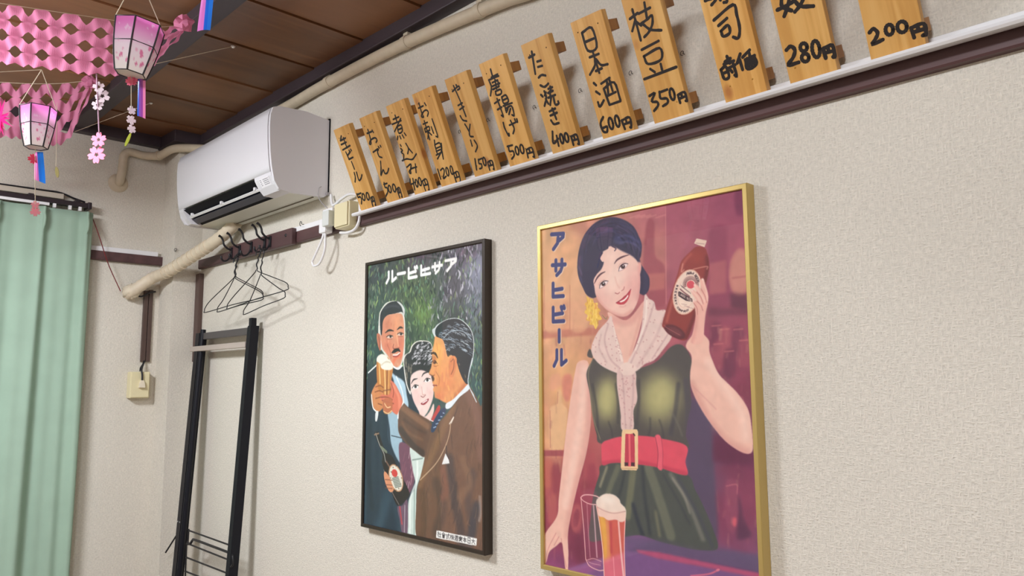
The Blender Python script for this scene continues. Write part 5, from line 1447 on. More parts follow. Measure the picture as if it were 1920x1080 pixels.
    A.line([(440, 810), (420, 900), (450, 1000), (510, 1060)], 10, (206, 168, 164), alpha=0.7, soft=4, clip=s1_); A.line([(400, 870), (390, 940), (430, 1020)], 10, (212, 178, 172), alpha=0.7, soft=4, clip=s1_); A.line([(470, 820), (490, 920), (515, 1010)], 10, (246, 226, 214), alpha=0.8, soft=4, clip=s1_)
    s2_ = A.poly([(640, 650), (662, 672), (690, 690), (705, 735), (752, 735), (755, 790), (788, 872), (740, 950), (690, 1008), (640, 1030), (590, 1070), (540, 1065), (545, 1020), (590, 930), (620, 830), (630, 740)], SC_, 1)
    A.line([(690, 700), (640, 850), (560, 1030)], 10, (204, 166, 164), alpha=0.7, soft=4, clip=s2_); A.line([(750, 760), (690, 900), (600, 1040)], 16, (214, 180, 174), alpha=0.7, soft=6, clip=s2_); A.line([(650, 680), (640, 800), (590, 950)], 10, (246, 228, 216), alpha=0.8, soft=4, clip=s2_); A.line([(770, 860), (680, 1000)], 8, (196, 156, 156), alpha=0.6, soft=3, clip=s2_)
    A.crop = 'Q2'
    s3_ = A.poly([(478, -20), (520, -50), (572, -10), (576, 60), (582, 140), (562, 200), (560, 300), (500, 300), (494, 220), (484, 140), (474, 60)], (226, 194, 186), 1)
    A.line([(500, -10), (510, 100), (520, 290)], 8, (200, 160, 158), alpha=0.6, soft=3, clip=s3_); A.line([(560, 0), (560, 120), (545, 290)], 10, (204, 166, 164), alpha=0.6, soft=4, clip=s3_)
    rs = random.Random(4)
    for _ in range(46):
        A.ell(rs.uniform(485, 575), rs.uniform(0, 290), 4, 4, (196, 140, 140), 0, 0, 0.6, s3_)
    A.crop = 'Q1'
    A.poly([(505, 1040), (545, 1020), (590, 1050), (575, 1085), (520, 1088)], (238, 212, 200), 1)
    for m_, bx in ((s1_, (350, 520, 780, 1075)), (s2_, (560, 780, 670, 1050))):
        for _ in range(70):
            A.ell(rs.uniform(bx[0], bx[1]), rs.uniform(bx[2], bx[3]), 4, 4, (200, 146, 144), 0, 0, 0.6, m_)
    A.crop = 'Q2'
    A.poly([(505, 300), (580, 298), (586, 310), (586, 505), (578, 516), (500, 514), (494, 500), (500, 312)], (240, 204, 156), 0, False)
    A.poly([(519, 322), (568, 322), (570, 496), (514, 494)], (196, 62, 84), 0, False)
    A.line([(540, 330), (543, 490)], 12, (234, 106, 112)); A.poly([(514, 474), (533, 474), (533, 493), (514, 493)], (70, 40, 50), 0, False); A.poly([(549, 474), (568, 474), (568, 494), (549, 494)], (70, 40, 50), 0, False); A.line([(562, 322), (568, 330)], 8, (90, 50, 50))
    A.line([(497, 505), (582, 508)], 4, (190, 140, 110), alpha=0.7)
    # hair, face
    A.crop = 'Q3'
    HAIR = (52, 44, 72)
    hair = A.poly([(300, 92), (390, 76), (480, 100), (550, 150), (590, 220), (618, 300), (612, 390), (600, 430), (640, 500), (680, 570), (676, 660), (640, 705), (600, 690), (560, 640), (300, 700), (235, 728), (180, 705), (140, 640), (108, 560), (98, 470), (110, 350), (150, 230), (220, 140)], HAIR, 1)
    for (pts, wd_, cc_, al) in (([(150, 300), (220, 190), (330, 120)], 50, (88, 52, 84), 0.5), ([(420, 260), (520, 250), (590, 300)], 60, (66, 66, 108), 0.7), ([(450, 110), (540, 180), (590, 280)], 24, (80, 76, 112), 0.5), ([(130, 430), (180, 560), (210, 680)], 34, (62, 58, 96), 0.6), ([(200, 300), (220, 430), (230, 540)], 26, (40, 34, 60), 0.7), ([(430, 330), (540, 330), (600, 380)], 26, (38, 34, 62), 0.7), ([(640, 530), (655, 600), (640, 680)], 20, (64, 62, 96), 0.6), ([(120, 400), (112, 470), (130, 540)], 10, (150, 92, 116), 0.5)):
        A.line(pts, wd_, cc_, alpha=al, soft=14, clip=hair)
    for i in range(240):
        a = rs.uniform(math.pi * 0.72, math.pi * 2.05)
        rr = rs.uniform(0.55, 1.0)
        cx, cy = 360 + 245 * rr * math.cos(a), 360 + 275 * rr * math.sin(a)
        tx, ty = -math.sin(a), math.cos(a)
        L = rs.uniform(20, 60)
        A.line([(cx - tx * L, cy - ty * L), (cx + rs.uniform(-4, 4), cy + rs.uniform(-4, 4)), (cx + tx * L, cy + ty * L * 1.05)], rs.uniform(3, 9), rs.choice([(72, 64, 100), (40, 34, 58), (90, 70, 104), (60, 58, 98), (34, 28, 50)]), alpha=rs.uniform(0.25, 0.6), soft=3, clip=hair)
    for (pts, wd_) in (([(430, 240), (480, 225), (540, 240), (590, 280)], 12), ([(440, 290), (500, 275), (570, 300), (606, 345)], 12), ([(120, 560), (150, 620), (200, 670)], 12), ([(110, 480), (150, 560), (210, 600)], 12)):
        A.line(pts, wd_, (96, 92, 136), alpha=0.5, soft=6, clip=hair)
    ear = A.poly([(590, 430), (612, 450), (614, 500), (600, 545), (588, 520)], (232, 168, 156), 1)
    face = A.poly([(236, 640), (228, 590), (250, 545), (285, 500), (300, 450), (270, 410), (285, 365), (330, 325), (390, 305), (450, 330), (520, 365), (570, 410), (596, 470), (606, 560), (606, 640), (590, 740), (556, 820), (510, 868), (455, 880), (390, 858), (330, 820), (275, 760), (245, 700)], (242, 200, 184), 1)
    A.ell(560, 640, 90, 120, (226, 146, 146), 10, 34, 0.5, face)
    A.ell(310, 720, 70, 70, (232, 158, 152), 10, 26, 0.4, face)
    A.ell(400, 580, 70, 130, (250, 222, 206), 25, 26, 0.7, face)
    A.ell(380, 390, 60, 50, (250, 220, 204), 0, 20, 0.6, face)
    A.line([(250, 720), (320, 815), (400, 862), (470, 876), (540, 840)], 26, (222, 158, 146), alpha=0.7, soft=10, clip=face)
    A.line([(594, 480), (606, 600), (585, 740)], 20, (216, 140, 138), alpha=0.5, soft=10, clip=face)
    # fringe curls
    A.poly([(270, 300), (330, 290), (350, 325), (300, 360), (275, 410), (290, 440), (312, 440), (290, 500), (240, 545), (225, 590), (215, 650), (235, 728), (170, 700), (140, 600), (150, 420), (200, 320)], HAIR, 1)
    A.line([(300, 365), (278, 410), (296, 445)], 12, HAIR); A.line([(380, 312), (410, 330), (400, 348)], 9, (92, 64, 84))
    A.poly([(340, 300), (400, 290), (520, 340), (600, 420), (596, 440), (540, 390), (460, 350), (400, 318)], HAIR, 2)
    # features
    BR = (92, 52, 62)
    A.line([(236, 612), (258, 568), (288, 536), (322, 518)], 13, BR, taper=True, soft=1); A.line([(398, 452), (420, 422), (462, 398), (512, 382)], 13, BR, taper=True, soft=1)
    for (cx, cy, rot, s_) in ((308, 620, -38, 1.0), (466, 480, -36, 1.05)):
        a = math.radians(rot)
        def E(u, v):
            return (cx + s_ * (u * math.cos(a) - v * math.sin(a)), cy + s_ * (u * math.sin(a) + v * math.cos(a)))
        A.poly([E(-44, 6), E(-22, -12), E(4, -17), E(30, -10), E(44, 4), E(22, 14), E(-6, 16), E(-28, 14)], (246, 226, 222), 0)
        A.ell(*E(2, -1), 17 * s_, 16 * s_, (84, 46, 44), rot); A.ell(*E(2, -1), 8 * s_, 8 * s_, (34, 20, 28)); A.ell(*E(8, -7), 4, 4, (255, 250, 250))
        A.line([E(-46, 8), E(-22, -13), E(4, -19), E(30, -12), E(48, 4)], 8, (60, 32, 44), taper=True)
        A.line([E(-40, 10), E(-8, 18), E(26, 14), E(44, 5)], 3, (176, 110, 108), alpha=0.8)
        A.line([E(-36, -18), E(-4, -32), E(34, -24)], 4, (206, 142, 132), alpha=0.7)
    A.line([(402, 560), (420, 620), (440, 650)], 10, (232, 178, 162), alpha=0.6, soft=5)
    A.line([(404, 690), (425, 696), (440, 684)], 6, (186, 104, 104), soft=1); A.line([(455, 672), (472, 660), (478, 640)], 6, (192, 110, 108), soft=1); A.ell(446, 668, 14, 9, (248, 214, 200), -30, 4, 0.8)
    A.poly([(412, 770), (450, 742), (480, 712), (500, 700), (530, 660), (524, 700), (508, 745), (480, 778), (445, 784)], (196, 62, 76), 0)
    A.poly([(440, 760), (480, 738), (508, 705), (505, 725), (480, 752), (455, 764)], (252, 236, 228), 0)
    A.line([(412, 770), (450, 745), (490, 712), (531, 660)], 6, (158, 42, 62))
    A.line([(440, 800), (470, 802), (490, 790)], 6, (222, 152, 146), alpha=0.7, soft=3)
    # yellow flower
    fm = A.poly([(172, 716), (198, 734), (222, 738), (232, 768), (262, 770), (262, 800), (284, 830), (274, 856), (296, 900), (268, 914), (268, 944), (246, 982), (228, 950), (196, 944), (200, 920), (170, 908), (180, 872), (156, 846), (172, 812), (158, 780), (176, 756)], (240, 198, 88), 0, True)
    for _ in range(70):
        x_, y_ = rs.uniform(165, 285), rs.uniform(720, 970)
        A.line([(x_, y_), (x_ + rs.uniform(-16, 16), y_ + rs.uniform(14, 40))], 8, rs.choice([(252, 226, 140), (206, 140, 60), (248, 208, 104), (228, 150, 84)]), alpha=0.6, soft=2, clip=fm)
    A.line([(300, 870), (330, 900), (340, 880)], 5, (120, 130, 80), alpha=0.8)
    # bottle
    A.crop = 'Q4'
    bt = A.poly([(342, 372), (402, 380), (425, 430), (438, 500), (430, 580), (395, 720), (350, 860), (290, 1030), (262, 1070), (215, 1068), (140, 1030), (95, 980), (86, 950), (120, 830), (165, 690), (205, 560), (230, 480), (290, 415)], (146, 58, 54), 1)
    A.line([(300, 430), (250, 490), (200, 640), (120, 930)], 20, (190, 96, 84), alpha=0.7, soft=8, clip=bt); A.line([(420, 450), (420, 560), (340, 850), (265, 1050)], 30, (104, 38, 46), alpha=0.7, soft=10, clip=bt)
    A.ell(340, 450, 60, 40, (172, 74, 62), 10, 14, 0.6, bt); A.line([(320, 540), (420, 520), (420, 540)], 7, (226, 160, 140), alpha=0.7, soft=2); A.line([(240, 500), (230, 560), (250, 545)], 8, (226, 170, 150), alpha=0.6, soft=2)
    A.ell(180, 1010, 86, 44, (92, 36, 48), 28, 2, 0.95, bt); A.ell(182, 1008, 58, 26, (124, 60, 66), 28, 4, 0.8, bt); A.line([(100, 960), (130, 985), (220, 1035)], 4, (196, 120, 112), alpha=0.6)
    A.poly([(325, 348), (342, 310), (420, 326), (402, 376)], (232, 204, 184), 0, False); A.line([(340, 345), (400, 352)], 6, (190, 150, 140), alpha=0.8)
    A.ell(272, 712, 103, 174, (226, 176, 154), 14, 0); A.ell(272, 712, 96, 166, (238, 212, 194), 14); A.ell(274, 710, 70, 124, (230, 190, 172), 14); A.ell(274, 710, 66, 120, (240, 216, 198), 14)
    for q in range(26):
        a = -math.pi * 1.12 + q * math.pi * 1.24 / 25
        A.line([(300 + 36 * math.cos(a), 655 + 36 * math.sin(a)), (300 + 60 * math.cos(a), 655 + 62 * math.sin(a))], 4, (120, 66, 70), sm=False)
    A.ell(299, 656, 30, 30, (218, 84, 96), 0)
    A.line([(222, 690), (250, 715), (290, 745)], 10, (120, 66, 74), alpha=0.8)
    for q in range(8):
        A.line([(226 + q * 10, 660 + q * 8), (236 + q * 9, 676 + q * 7)], 3, (70, 40, 50), sm=False)
    A.poly([(205, 712), (215, 706), (310, 762), (312, 786), (262, 776), (208, 742)], (60, 34, 44), 0, False)
    for q, ch in enumerate('LAGER BEER'):
        for st_ in GLYPH[ch]:
            A.line([(216 + q * 9.2 + u * 7, 716 + q * 5.4 + v * 18 + u * 3) for u, v in st_], 2.6, (238, 214, 200), sm=False)
    def arc_text(txt, a0, a1, flip, sz):
        rot = math.radians(14)
        for q, ch in enumerate(txt):
            a = math.radians(a0 + (a1 - a0) * q / (len(txt) - 1))
            ex, ey = 83 * math.cos(a), 146 * math.sin(a)
            cx, cy = 272 + ex * math.cos(rot) - ey * math.sin(rot), 712 + ex * math.sin(rot) + ey * math.cos(rot)
            tx, ty = -83 * math.sin(a), 146 * math.cos(a)
            tx, ty = tx * math.cos(rot) - ty * math.sin(rot), tx * math.sin(rot) + ty * math.cos(rot)
            n_ = math.hypot(tx, ty); tx, ty = tx / n_, ty / n_
            if flip:
                tx, ty = -tx, -ty
            for st_ in GLYPH[ch]:
                A.line([(cx + ((u - .5) * tx - (v - .5) * ty) * sz, cy + ((u - .5) * ty + (v - .5) * tx) * sz) for u, v in st_], 3.6, (64, 38, 48), sm=False)
    arc_text('ASAHI BEER', -112, -42, False, 17)
    arc_text('BREWERY COMPANY', 190, 62, True, 13)
    for (x_, y_) in ((230, 800), (250, 815), (275, 826)):
        A.line([(x_, y_), (x_ + 40, y_ + 8)], 2.5, (150, 100, 100), sm=False, alpha=0.8)
    # hand around the bottle
    hand = A.poly([(300, 1090), (318, 1000), (335, 900), (330, 830), (318, 790), (320, 770), (345, 780), (312, 730), (300, 700), (315, 692), (345, 712), (322, 665), (330, 650), (350, 660), (378, 690), (372, 640), (380, 612), (396, 612), (410, 660), (428, 720), (430, 780), (412, 870), (402, 960), (385, 1090)], (238, 184, 168), 1)
    for p in ([(345, 712), (375, 750), (392, 800)], [(345, 780), (375, 810), (390, 850)], [(378, 690), (405, 740), (418, 790)], [(322, 795), (345, 830), (350, 880)]):
        A.line(p, 6, (196, 116, 112), alpha=0.8, soft=2, clip=hand)
    A.line([(300, 700), (345, 740), (380, 800)], 12, (250, 216, 200), alpha=0.6, soft=5, clip=hand); A.line([(325, 655), (370, 720), (405, 780)], 12, (250, 214, 198), alpha=0.6, soft=5, clip=hand); A.line([(390, 620), (415, 700), (425, 770)], 12, (250, 212, 196), alpha=0.6, soft=5, clip=hand)
    A.line([(345, 900), (330, 1010), (310, 1085)], 24, (216, 146, 138), alpha=0.5, soft=10, clip=hand)
    for (x_, y_) in ((310, 700), (330, 660), (322, 778), (386, 618)):
        A.ell(x_, y_, 8, 6, (250, 220, 212), 40, 1, 0.9)
    # title down the left side
    A.crop = 'Q1'
    boxes = [(130, 312, 198, 402), (134, 462, 204, 545), (132, 590, 194, 668), (132, 722, 200, 805), (163, 845, 180, 908), (142, 955, 210, 1040)]
    for dx, dy, col in ((4, 4, (236, 206, 176)), (0, 0, (58, 62, 118))):
        A.chars(['a', 'sa', 'hi', 'bi', 'bar_v', 'ru'], [(a + dx, b + dy, c + dx, d + dy) for a, b, c, d in boxes], 18, col, -0.06)
    # glasses
    A.crop = 'Q6'
    GL = (244, 190, 186)
    A.poly([(385, 215), (520, 215), (540, 720), (560, 790), (470, 780), (425, 730)], (170, 100, 120), 4, True, 0.25)
    A.line([(380, 225), (400, 207), (440, 202), (500, 212), (545, 235)], 7, GL); A.line([(380, 225), (400, 250), (450, 275), (510, 282)], 6, GL)
    A.line([(382, 230), (405, 480), (420, 720)], 6, GL); A.line([(430, 270), (440, 480), (455, 700)], 8, (224, 160, 168), alpha=0.6, soft=2); A.line([(482, 290), (495, 480), (510, 700)], 12, (236, 190, 196), alpha=0.7, soft=2)
    A.line([(420, 715), (450, 770), (520, 805), (560, 805)], 7, GL, alpha=0.9); A.line([(430, 725), (480, 712), (545, 735)], 5, GL, alpha=0.8); A.line([(440, 735), (470, 750), (540, 765)], 4, GL, alpha=0.7)
    beer = A.poly([(505, 290), (740, 330), (738, 420), (728, 600), (735, 860), (568, 860), (555, 640), (530, 440)], (206, 96, 84), 0, False)
    A.poly([(525, 370), (585, 400), (610, 640), (605, 720), (565, 730), (548, 560)], (232, 172, 78), 6, True, 0.95, beer); A.line([(590, 410), (600, 560), (598, 720)], 26, (222, 140, 96), alpha=0.8, soft=8, clip=beer)
    A.poly([(560, 720), (735, 660), (735, 870), (560, 870)], (226, 120, 148), 5, False, 0.7, beer)
    A.line([(620, 430), (625, 660)], 22, (190, 66, 78), alpha=0.7, soft=6, clip=beer)
    A.line([(682, 420), (700, 640), (722, 850)], 16, (250, 206, 200), alpha=0.85, soft=3, clip=beer); A.line([(738, 330), (728, 600), (735, 860)], 7, (250, 196, 190)); A.line([(505, 290), (530, 440), (555, 640), (568, 860)], 7, (250, 204, 190))
    A.line([(640, 700), (650, 860)], 8, (244, 170, 176), alpha=0.7, soft=2)
    fo = A.poly([(502, 265), (515, 232), (560, 200), (600, 193), (650, 205), (690, 240), (700, 270), (740, 318), (735, 400), (700, 420), (660, 400), (600, 405), (560, 380), (525, 370), (515, 310)], (238, 216, 200), 1)
    A.line([(510, 300), (580, 335), (650, 350), (735, 335)], 8, (186, 140, 132), alpha=0.9, soft=1, clip=fo); A.poly([(510, 300), (620, 345), (735, 340), (730, 420), (600, 410), (525, 375)], (244, 200, 184), 5, True, 0.7, fo); A.ell(600, 240, 60, 26, (250, 236, 222), 10, 8, 0.8, fo)
    A.noise(10, 0.018, 9)
    A.img[:] = A.img * 1.0

def paint_small(A):
    A.img[:] = A.field([(700, 500, (60, 62, 70)), (780, 490, (84, 68, 84)), (880, 470, (92, 80, 98)), (700, 570, (66, 84, 76)), (780, 540, (80, 96, 66)), (790, 580, (88, 116, 66)), (850, 540, (84, 82, 92)), (890, 500, (132, 136, 156)), (895, 580, (96, 106, 118)), (895, 660, (62, 92, 88)), (760, 620, (52, 72, 56)), (690, 640, (48, 76, 74)), (850, 600, (50, 66, 62)), (895, 740, (48, 82, 84)), (690, 800, (38, 52, 66)), (700, 950, (46, 66, 80)), (890, 1010, (52, 60, 74))], 3.0)
    A.crop = 'S1'
    rs = random.Random(12)
    for i in range(2200):
        x, y = rs.uniform(85, 790), rs.uniform(95, 1040)
        f_ = y / 1000
        if rs.random() < 0.5:
            c = rs.choice([(36, 50, 42), (44, 62, 50), (30, 40, 40), (58, 60, 66)])
        elif x > 430 and y < 560 and rs.random() < 0.55:
            c = rs.choice([(196, 196, 208), (160, 160, 174), (226, 226, 232), (110, 106, 122)])
        elif y < 190:
            c = rs.choice([(130, 104, 122), (92, 76, 94), (110, 96, 108)])
        else:
            c = rs.choice([(128, 160, 92), (150, 176, 104), (100, 140, 96), (104, 150, 124), (140, 150, 120)])
        L = rs.uniform(14, 46)
        an = rs.uniform(0.9, 2.3)
        A.line([(x, y), (x + L * 0.35 * math.cos(an) + rs.uniform(-4, 4), y + L * 0.5), (x + L * math.cos(an) * 0.6, y + L)], rs.uniform(4, 10), c, alpha=rs.uniform(0.4, 0.9), soft=0, taper=True)
    A.ell(760, 330, 60, 150, (150, 154, 172), 0, 26, 0.45); A.ell(420, 540, 50, 40, (128, 156, 72), 0, 16, 0.5)
    WH = (240, 240, 238)
    # ---- man with moustache
    A.crop = 'S2'
    NAVY = (38, 50, 66)
    suit = A.poly([(88, -60), (150, -90), (240, -100), (330, -60), (360, 40), (420, 150), (420, 500), (350, 900), (88, 830)], NAVY, 1, False)
    A.line([(110, 200), (100, 400), (120, 700)], 30, (30, 38, 52), alpha=0.8, soft=12, clip=suit); A.line([(210, 640), (180, 760), (150, 830)], 60, (60, 84, 100), alpha=0.6, soft=30, clip=suit); A.line([(230, 560), (260, 700), (290, 860)], 40, (52, 72, 88), alpha=0.6, soft=20, clip=suit); A.line([(225, 160), (215, 260), (225, 320)], 8, (66, 80, 96), alpha=0.8, soft=2, clip=suit)
    A.crop = 'S1'
    A.poly([(95, 890), (160, 830), (200, 790), (230, 860), (310, 850), (330, 980), (345, 1090), (95, 1090)], (36, 42, 54), 1, False)
    A.line([(98, 886), (150, 838)], 6, (232, 236, 232))
    A.poly([(228, 880), (262, 905), (310, 940), (325, 1010), (330, 1100), (225, 1110), (235, 1000), (250, 940)], (178, 206, 220), 2); A.line([(265, 910), (300, 1000), (310, 1090)], 8, (236, 244, 246), alpha=0.8, soft=2)
    A.crop = 'S2'
    A.poly([(215, 120), (275, 110), (285, 220), (300, 280), (310, 420), (280, 430), (235, 330), (225, 230)], (160, 188, 202), 2, True); A.line([(235, 275), (300, 290)], 4, (50, 60, 74)); A.line([(300, 290), (305, 420), (275, 450)], 5, (40, 48, 62))
    A.crop = 'S5'
    outl = A.poly([(80, 350), (88, 215), (108, 160), (152, 112), (232, 104), (268, 150), (288, 260), (289, 400), (284, 530), (252, 612), (212, 622), (165, 570), (112, 490), (84, 460)], (216, 218, 208), 0)
    f1 = A.poly([(100, 350), (112, 250), (150, 215), (210, 200), (262, 205), (278, 260), (282, 350), (280, 450), (268, 540), (250, 600), (215, 618), (190, 590), (150, 520), (110, 460)], (214, 148, 116), 1)
    A.ell(150, 310, 40, 90, (200, 122, 94), 0, 16, 0.6, f1); A.ell(225, 300, 34, 90, (226, 158, 116), 0, 16, 0.8, f1); A.ell(150, 460, 40, 70, (212, 120, 94), 0, 16, 0.7, f1); A.ell(250, 480, 30, 90, (222, 130, 100), 0, 14, 0.6, f1); A.line([(190, 590), (220, 540), (262, 520)], 22, (232, 110, 74), alpha=0.6, soft=8, clip=f1)
    for i in range(40):
        x, y = rs.uniform(110, 280), rs.uniform(240, 600)
        A.line([(x, y), (x + rs.uniform(-6, 6), y + rs.uniform(14, 40))], rs.uniform(4, 9), rs.choice([(232, 166, 130), (190, 104, 80), (222, 128, 98), (240, 184, 146)]), alpha=rs.uniform(0.2, 0.5), soft=3, clip=f1)
    A.ell(255, 430, 22, 60, (206, 110, 88), 0, 10, 0.6, f1)
    A.poly([(98, 345), (94, 240), (105, 180), (150, 125), (200, 105), (240, 110), (262, 150), (275, 200), (262, 188), (210, 200), (150, 215), (118, 260), (112, 340), (106, 370)], (38, 36, 46), 0); A.line([(130, 160), (190, 140), (245, 150)], 12, (70, 70, 84), alpha=0.6, soft=4); A.poly([(225, 108), (262, 150), (280, 220), (286, 170), (262, 125)], (206, 210, 208), 0)
    A.poly([(72, 355), (95, 365), (100, 420), (98, 490), (82, 460), (70, 400)], (196, 120, 92), 0); A.line([(82, 375), (92, 430), (92, 470)], 5, (120, 62, 50), alpha=0.8)
    A.line([(135, 350), (165, 330), (200, 335)], 11, (48, 34, 34), taper=True); A.line([(228, 325), (250, 308), (272, 312)], 11, (48, 34, 34), taper=True)
    for cx, cy in ((172, 380), (254, 360)):
        A.poly([(cx - 26, cy + 4), (cx - 6, cy - 10), (cx + 20, cy - 4), (cx + 18, cy + 8), (cx - 8, cy + 12)], (222, 200, 186), 0); A.ell(cx + 4, cy, 9, 9, (40, 26, 26)); A.line([(cx - 28, cy + 2), (cx - 4, cy - 12), (cx + 22, cy - 4)], 5, (60, 34, 32)); A.line([(cx - 20, cy + 20), (cx + 16, cy + 18)], 4, (150, 84, 66), alpha=0.7)
    A.line([(222, 350), (232, 420), (236, 450)], 8, (240, 184, 142), alpha=0.8, soft=3); A.line([(200, 440), (196, 468), (215, 474), (244, 468)], 6, (146, 74, 60), soft=1)
    A.poly([(184, 506), (200, 482), (222, 472), (242, 474), (254, 498), (232, 494), (208, 506)], (30, 24, 28), 0); A.line([(196, 522), (225, 520), (246, 506)], 8, (240, 226, 216)); A.line([(196, 532), (225, 534), (248, 515)], 7, (170, 64, 58))
    A.line([(150, 440), (175, 500), (180, 550)], 5, (156, 84, 66), alpha=0.6, soft=2)
    A.line([(195, 612), (235, 630), (265, 605)], 10, (236, 240, 240))
    # ---- woman
    A.poly([(275, 560), (290, 520), (320, 500), (340, 450), (380, 415), (440, 410), (490, 430), (505, 520), (480, 640), (430, 660), (350, 660), (340, 760), (330, 830), (300, 760), (285, 680)], (222, 220, 210), 0)
    h2 = A.poly([(282, 570), (300, 520), (330, 500), (350, 450), (390, 420), (450, 418), (490, 440), (500, 540), (480, 650), (430, 652), (370, 660), (340, 690), (332, 800), (312, 770), (295, 690)], (40, 36, 42), 0)
    for i in range(60):
        x, y = rs.uniform(350, 490), rs.uniform(425, 600)
        A.line([(x, y), (x + rs.uniform(6, 22), y - rs.uniform(4, 16))], 6, (226, 226, 230), alpha=rs.uniform(0.4, 1), clip=h2)
    for i in range(70):
        t = rs.random()
        x, y = 345 + 140 * t, 520 - 80 * math.sin(math.pi * t) + rs.uniform(0, 110)
        A.line([(x - 10, y + 14), (x, y), (x + 18, y - 10 + 18 * t)], rs.uniform(2, 4), rs.choice([(235, 235, 238), (150, 150, 156), (20, 18, 22)]), alpha=rs.uniform(0.4, 0.9), clip=h2)
    for i in range(16):
        x = rs.uniform(286, 336); y = rs.uniform(520, 700)
        A.line([(x, y), (x + 4, y + 40)], 5, (190, 178, 150), alpha=0.6, clip=h2)
    f2 = A.poly([(330, 720), (345, 670), (400, 640), (450, 650), (490, 680), (510, 740), (508, 840), (480, 930), (450, 985), (420, 1010), (395, 960), (355, 880), (335, 800)], (238, 212, 204), 1)
    A.ell(380, 850, 30, 50, (236, 190, 184), 0, 14, 0.6, f2); A.ell(485, 830, 26, 50, (234, 184, 180), 0, 14, 0.6, f2)
    A.line([(336, 745), (355, 715), (385, 705)], 9, (46, 36, 40), taper=True); A.line([(418, 690), (435, 665), (468, 655)], 9, (46, 36, 40), taper=True)
    for cx, cy in ((368, 770), (460, 718)):
        A.poly([(cx - 22, cy + 6), (cx - 4, cy - 14), (cx + 22, cy - 10), (cx + 18, cy + 8), (cx - 6, cy + 14)], (250, 244, 240), 0); A.ell(cx + 2, cy - 1, 10, 11, (36, 26, 30)); A.line([(cx - 24, cy + 8), (cx - 4, cy - 15), (cx + 24, cy - 10)], 5, (40, 28, 32))
    A.line([(418, 770), (425, 830), (440, 828)], 5, (206, 160, 152), alpha=0.9); A.line([(412, 842), (430, 850), (448, 832)], 5, (160, 96, 92)); 
    A.poly([(410, 900), (440, 880), (470, 860), (468, 880), (445, 905), (425, 910)], (150, 44, 56), 0); A.line([(425, 896), (460, 874)], 6, (250, 244, 240))
    A.poly([(400, 960), (440, 1000), (480, 960), (510, 900), (512, 960), (480, 1040), (440, 1050), (410, 1010)], (236, 206, 196), 1)
    A.crop = 'S2'
    A.poly([(470, 185), (490, 140), (515, 95), (525, 110), (510, 160), (490, 190)], (190, 66, 66), 0); A.line([(462, 180), (490, 190), (520, 170)], 4, (236, 230, 224))
    A.poly([(280, 330), (320, 320), (350, 350), (365, 430), (372, 540), (340, 620), (310, 590), (290, 480)], (116, 72, 92), 1)
    for i in range(12):
        x = rs.uniform(295, 365); y = rs.uniform(340, 560)
        A.line([(x, y), (x - 10, y + 50)], 4, rs.choice([(206, 160, 170), (150, 96, 110), (226, 204, 204)]), alpha=0.7)
    A.poly([(345, 345), (400, 385), (440, 400), (430, 480), (400, 540), (385, 600), (384, 700), (385, 880), (330, 872), (332, 740), (340, 650), (378, 575), (362, 480)], (206, 220, 212), 1)
    A.line([(360, 420), (420, 410)], 6, (120, 140, 134), alpha=0.8); A.line([(390, 430), (385, 540), (350, 650), (345, 860)], 12, (236, 244, 238), alpha=0.8, soft=4); A.line([(372, 600), (370, 860)], 8, (140, 164, 156), alpha=0.8, soft=3)
    A.poly([(270, 700), (300, 690), (330, 660), (330, 860), (298, 850), (285, 780)], (112, 84, 104), 1); A.line([(285, 700), (298, 800)], 8, (196, 66, 70), alpha=0.9); A.line([(315, 690), (312, 850)], 5, (220, 214, 214), alpha=0.7)
    # ---- man in brown
    BRN = (112, 80, 62)
    jac = A.poly([(560, 150), (640, 45), (690, -20), (735, 40), (765, 100), (785, 140), (785, 1000), (640, 950), (480, 905), (385, 875), (382, 700), (388, 590), (405, 530), (430, 420), (445, 320), (470, 230), (520, 190)], BRN, 1, True)
    for (pts, wd_, cc_, al) in (([(600, 100), (540, 240), (470, 400), (400, 560)], 40, (140, 104, 72), 0.7), ([(690, 20), (740, 150), (770, 400)], 50, (134, 96, 84), 0.6), ([(580, 420), (600, 600), (640, 800), (660, 930)], 60, (70, 58, 58), 0.8), ([(720, 500), (690, 650), (720, 850)], 50, (84, 68, 66), 0.7), ([(660, 420), (700, 560), (640, 640)], 40, (132, 98, 74), 0.7), ([(420, 620), (430, 760), (420, 880)], 40, (94, 70, 52), 0.7), ([(500, 560), (540, 700), (500, 850)], 60, (84, 64, 56), 0.7), ([(540, 480), (560, 600), (540, 640)], 40, (132, 84, 66), 0.7), ([(740, 700), (700, 900)], 60, (60, 58, 66), 0.8), ([(620, 560), (600, 700)], 14, (58, 48, 48), 0.7), ([(760, 640), (765, 740), (755, 780)], 5, (210, 206, 200), 0.7)):
        A.line(pts, wd_, cc_, alpha=al, soft=18, clip=jac)
    for i in range(160):
        x, y = rs.uniform(390, 780), rs.uniform(30, 960)
        A.line([(x, y), (x + rs.uniform(-14, 6), y + rs.uniform(20, 50)), (x + rs.uniform(-22, 10), y + rs.uniform(50, 90))], rs.uniform(3, 8), rs.choice([(150, 114, 88), (72, 54, 46), (128, 92, 72), (60, 48, 46)]), alpha=rs.uniform(0.15, 0.5), soft=2, clip=jac, taper=True)
    A.line([(586, 206), (580, 260), (555, 340), (500, 440), (405, 540)], 5, (214, 186, 150), alpha=0.8); A.line([(580, 205), (605, 165), (590, 200)], 5, (236, 226, 210)); A.line([(560, 340), (570, 440), (600, 560)], 8, (62, 50, 50), alpha=0.8, soft=3)
    A.poly([(556, 380), (576, 420), (580, 440), (535, 446)], (226, 228, 226), 0, False)
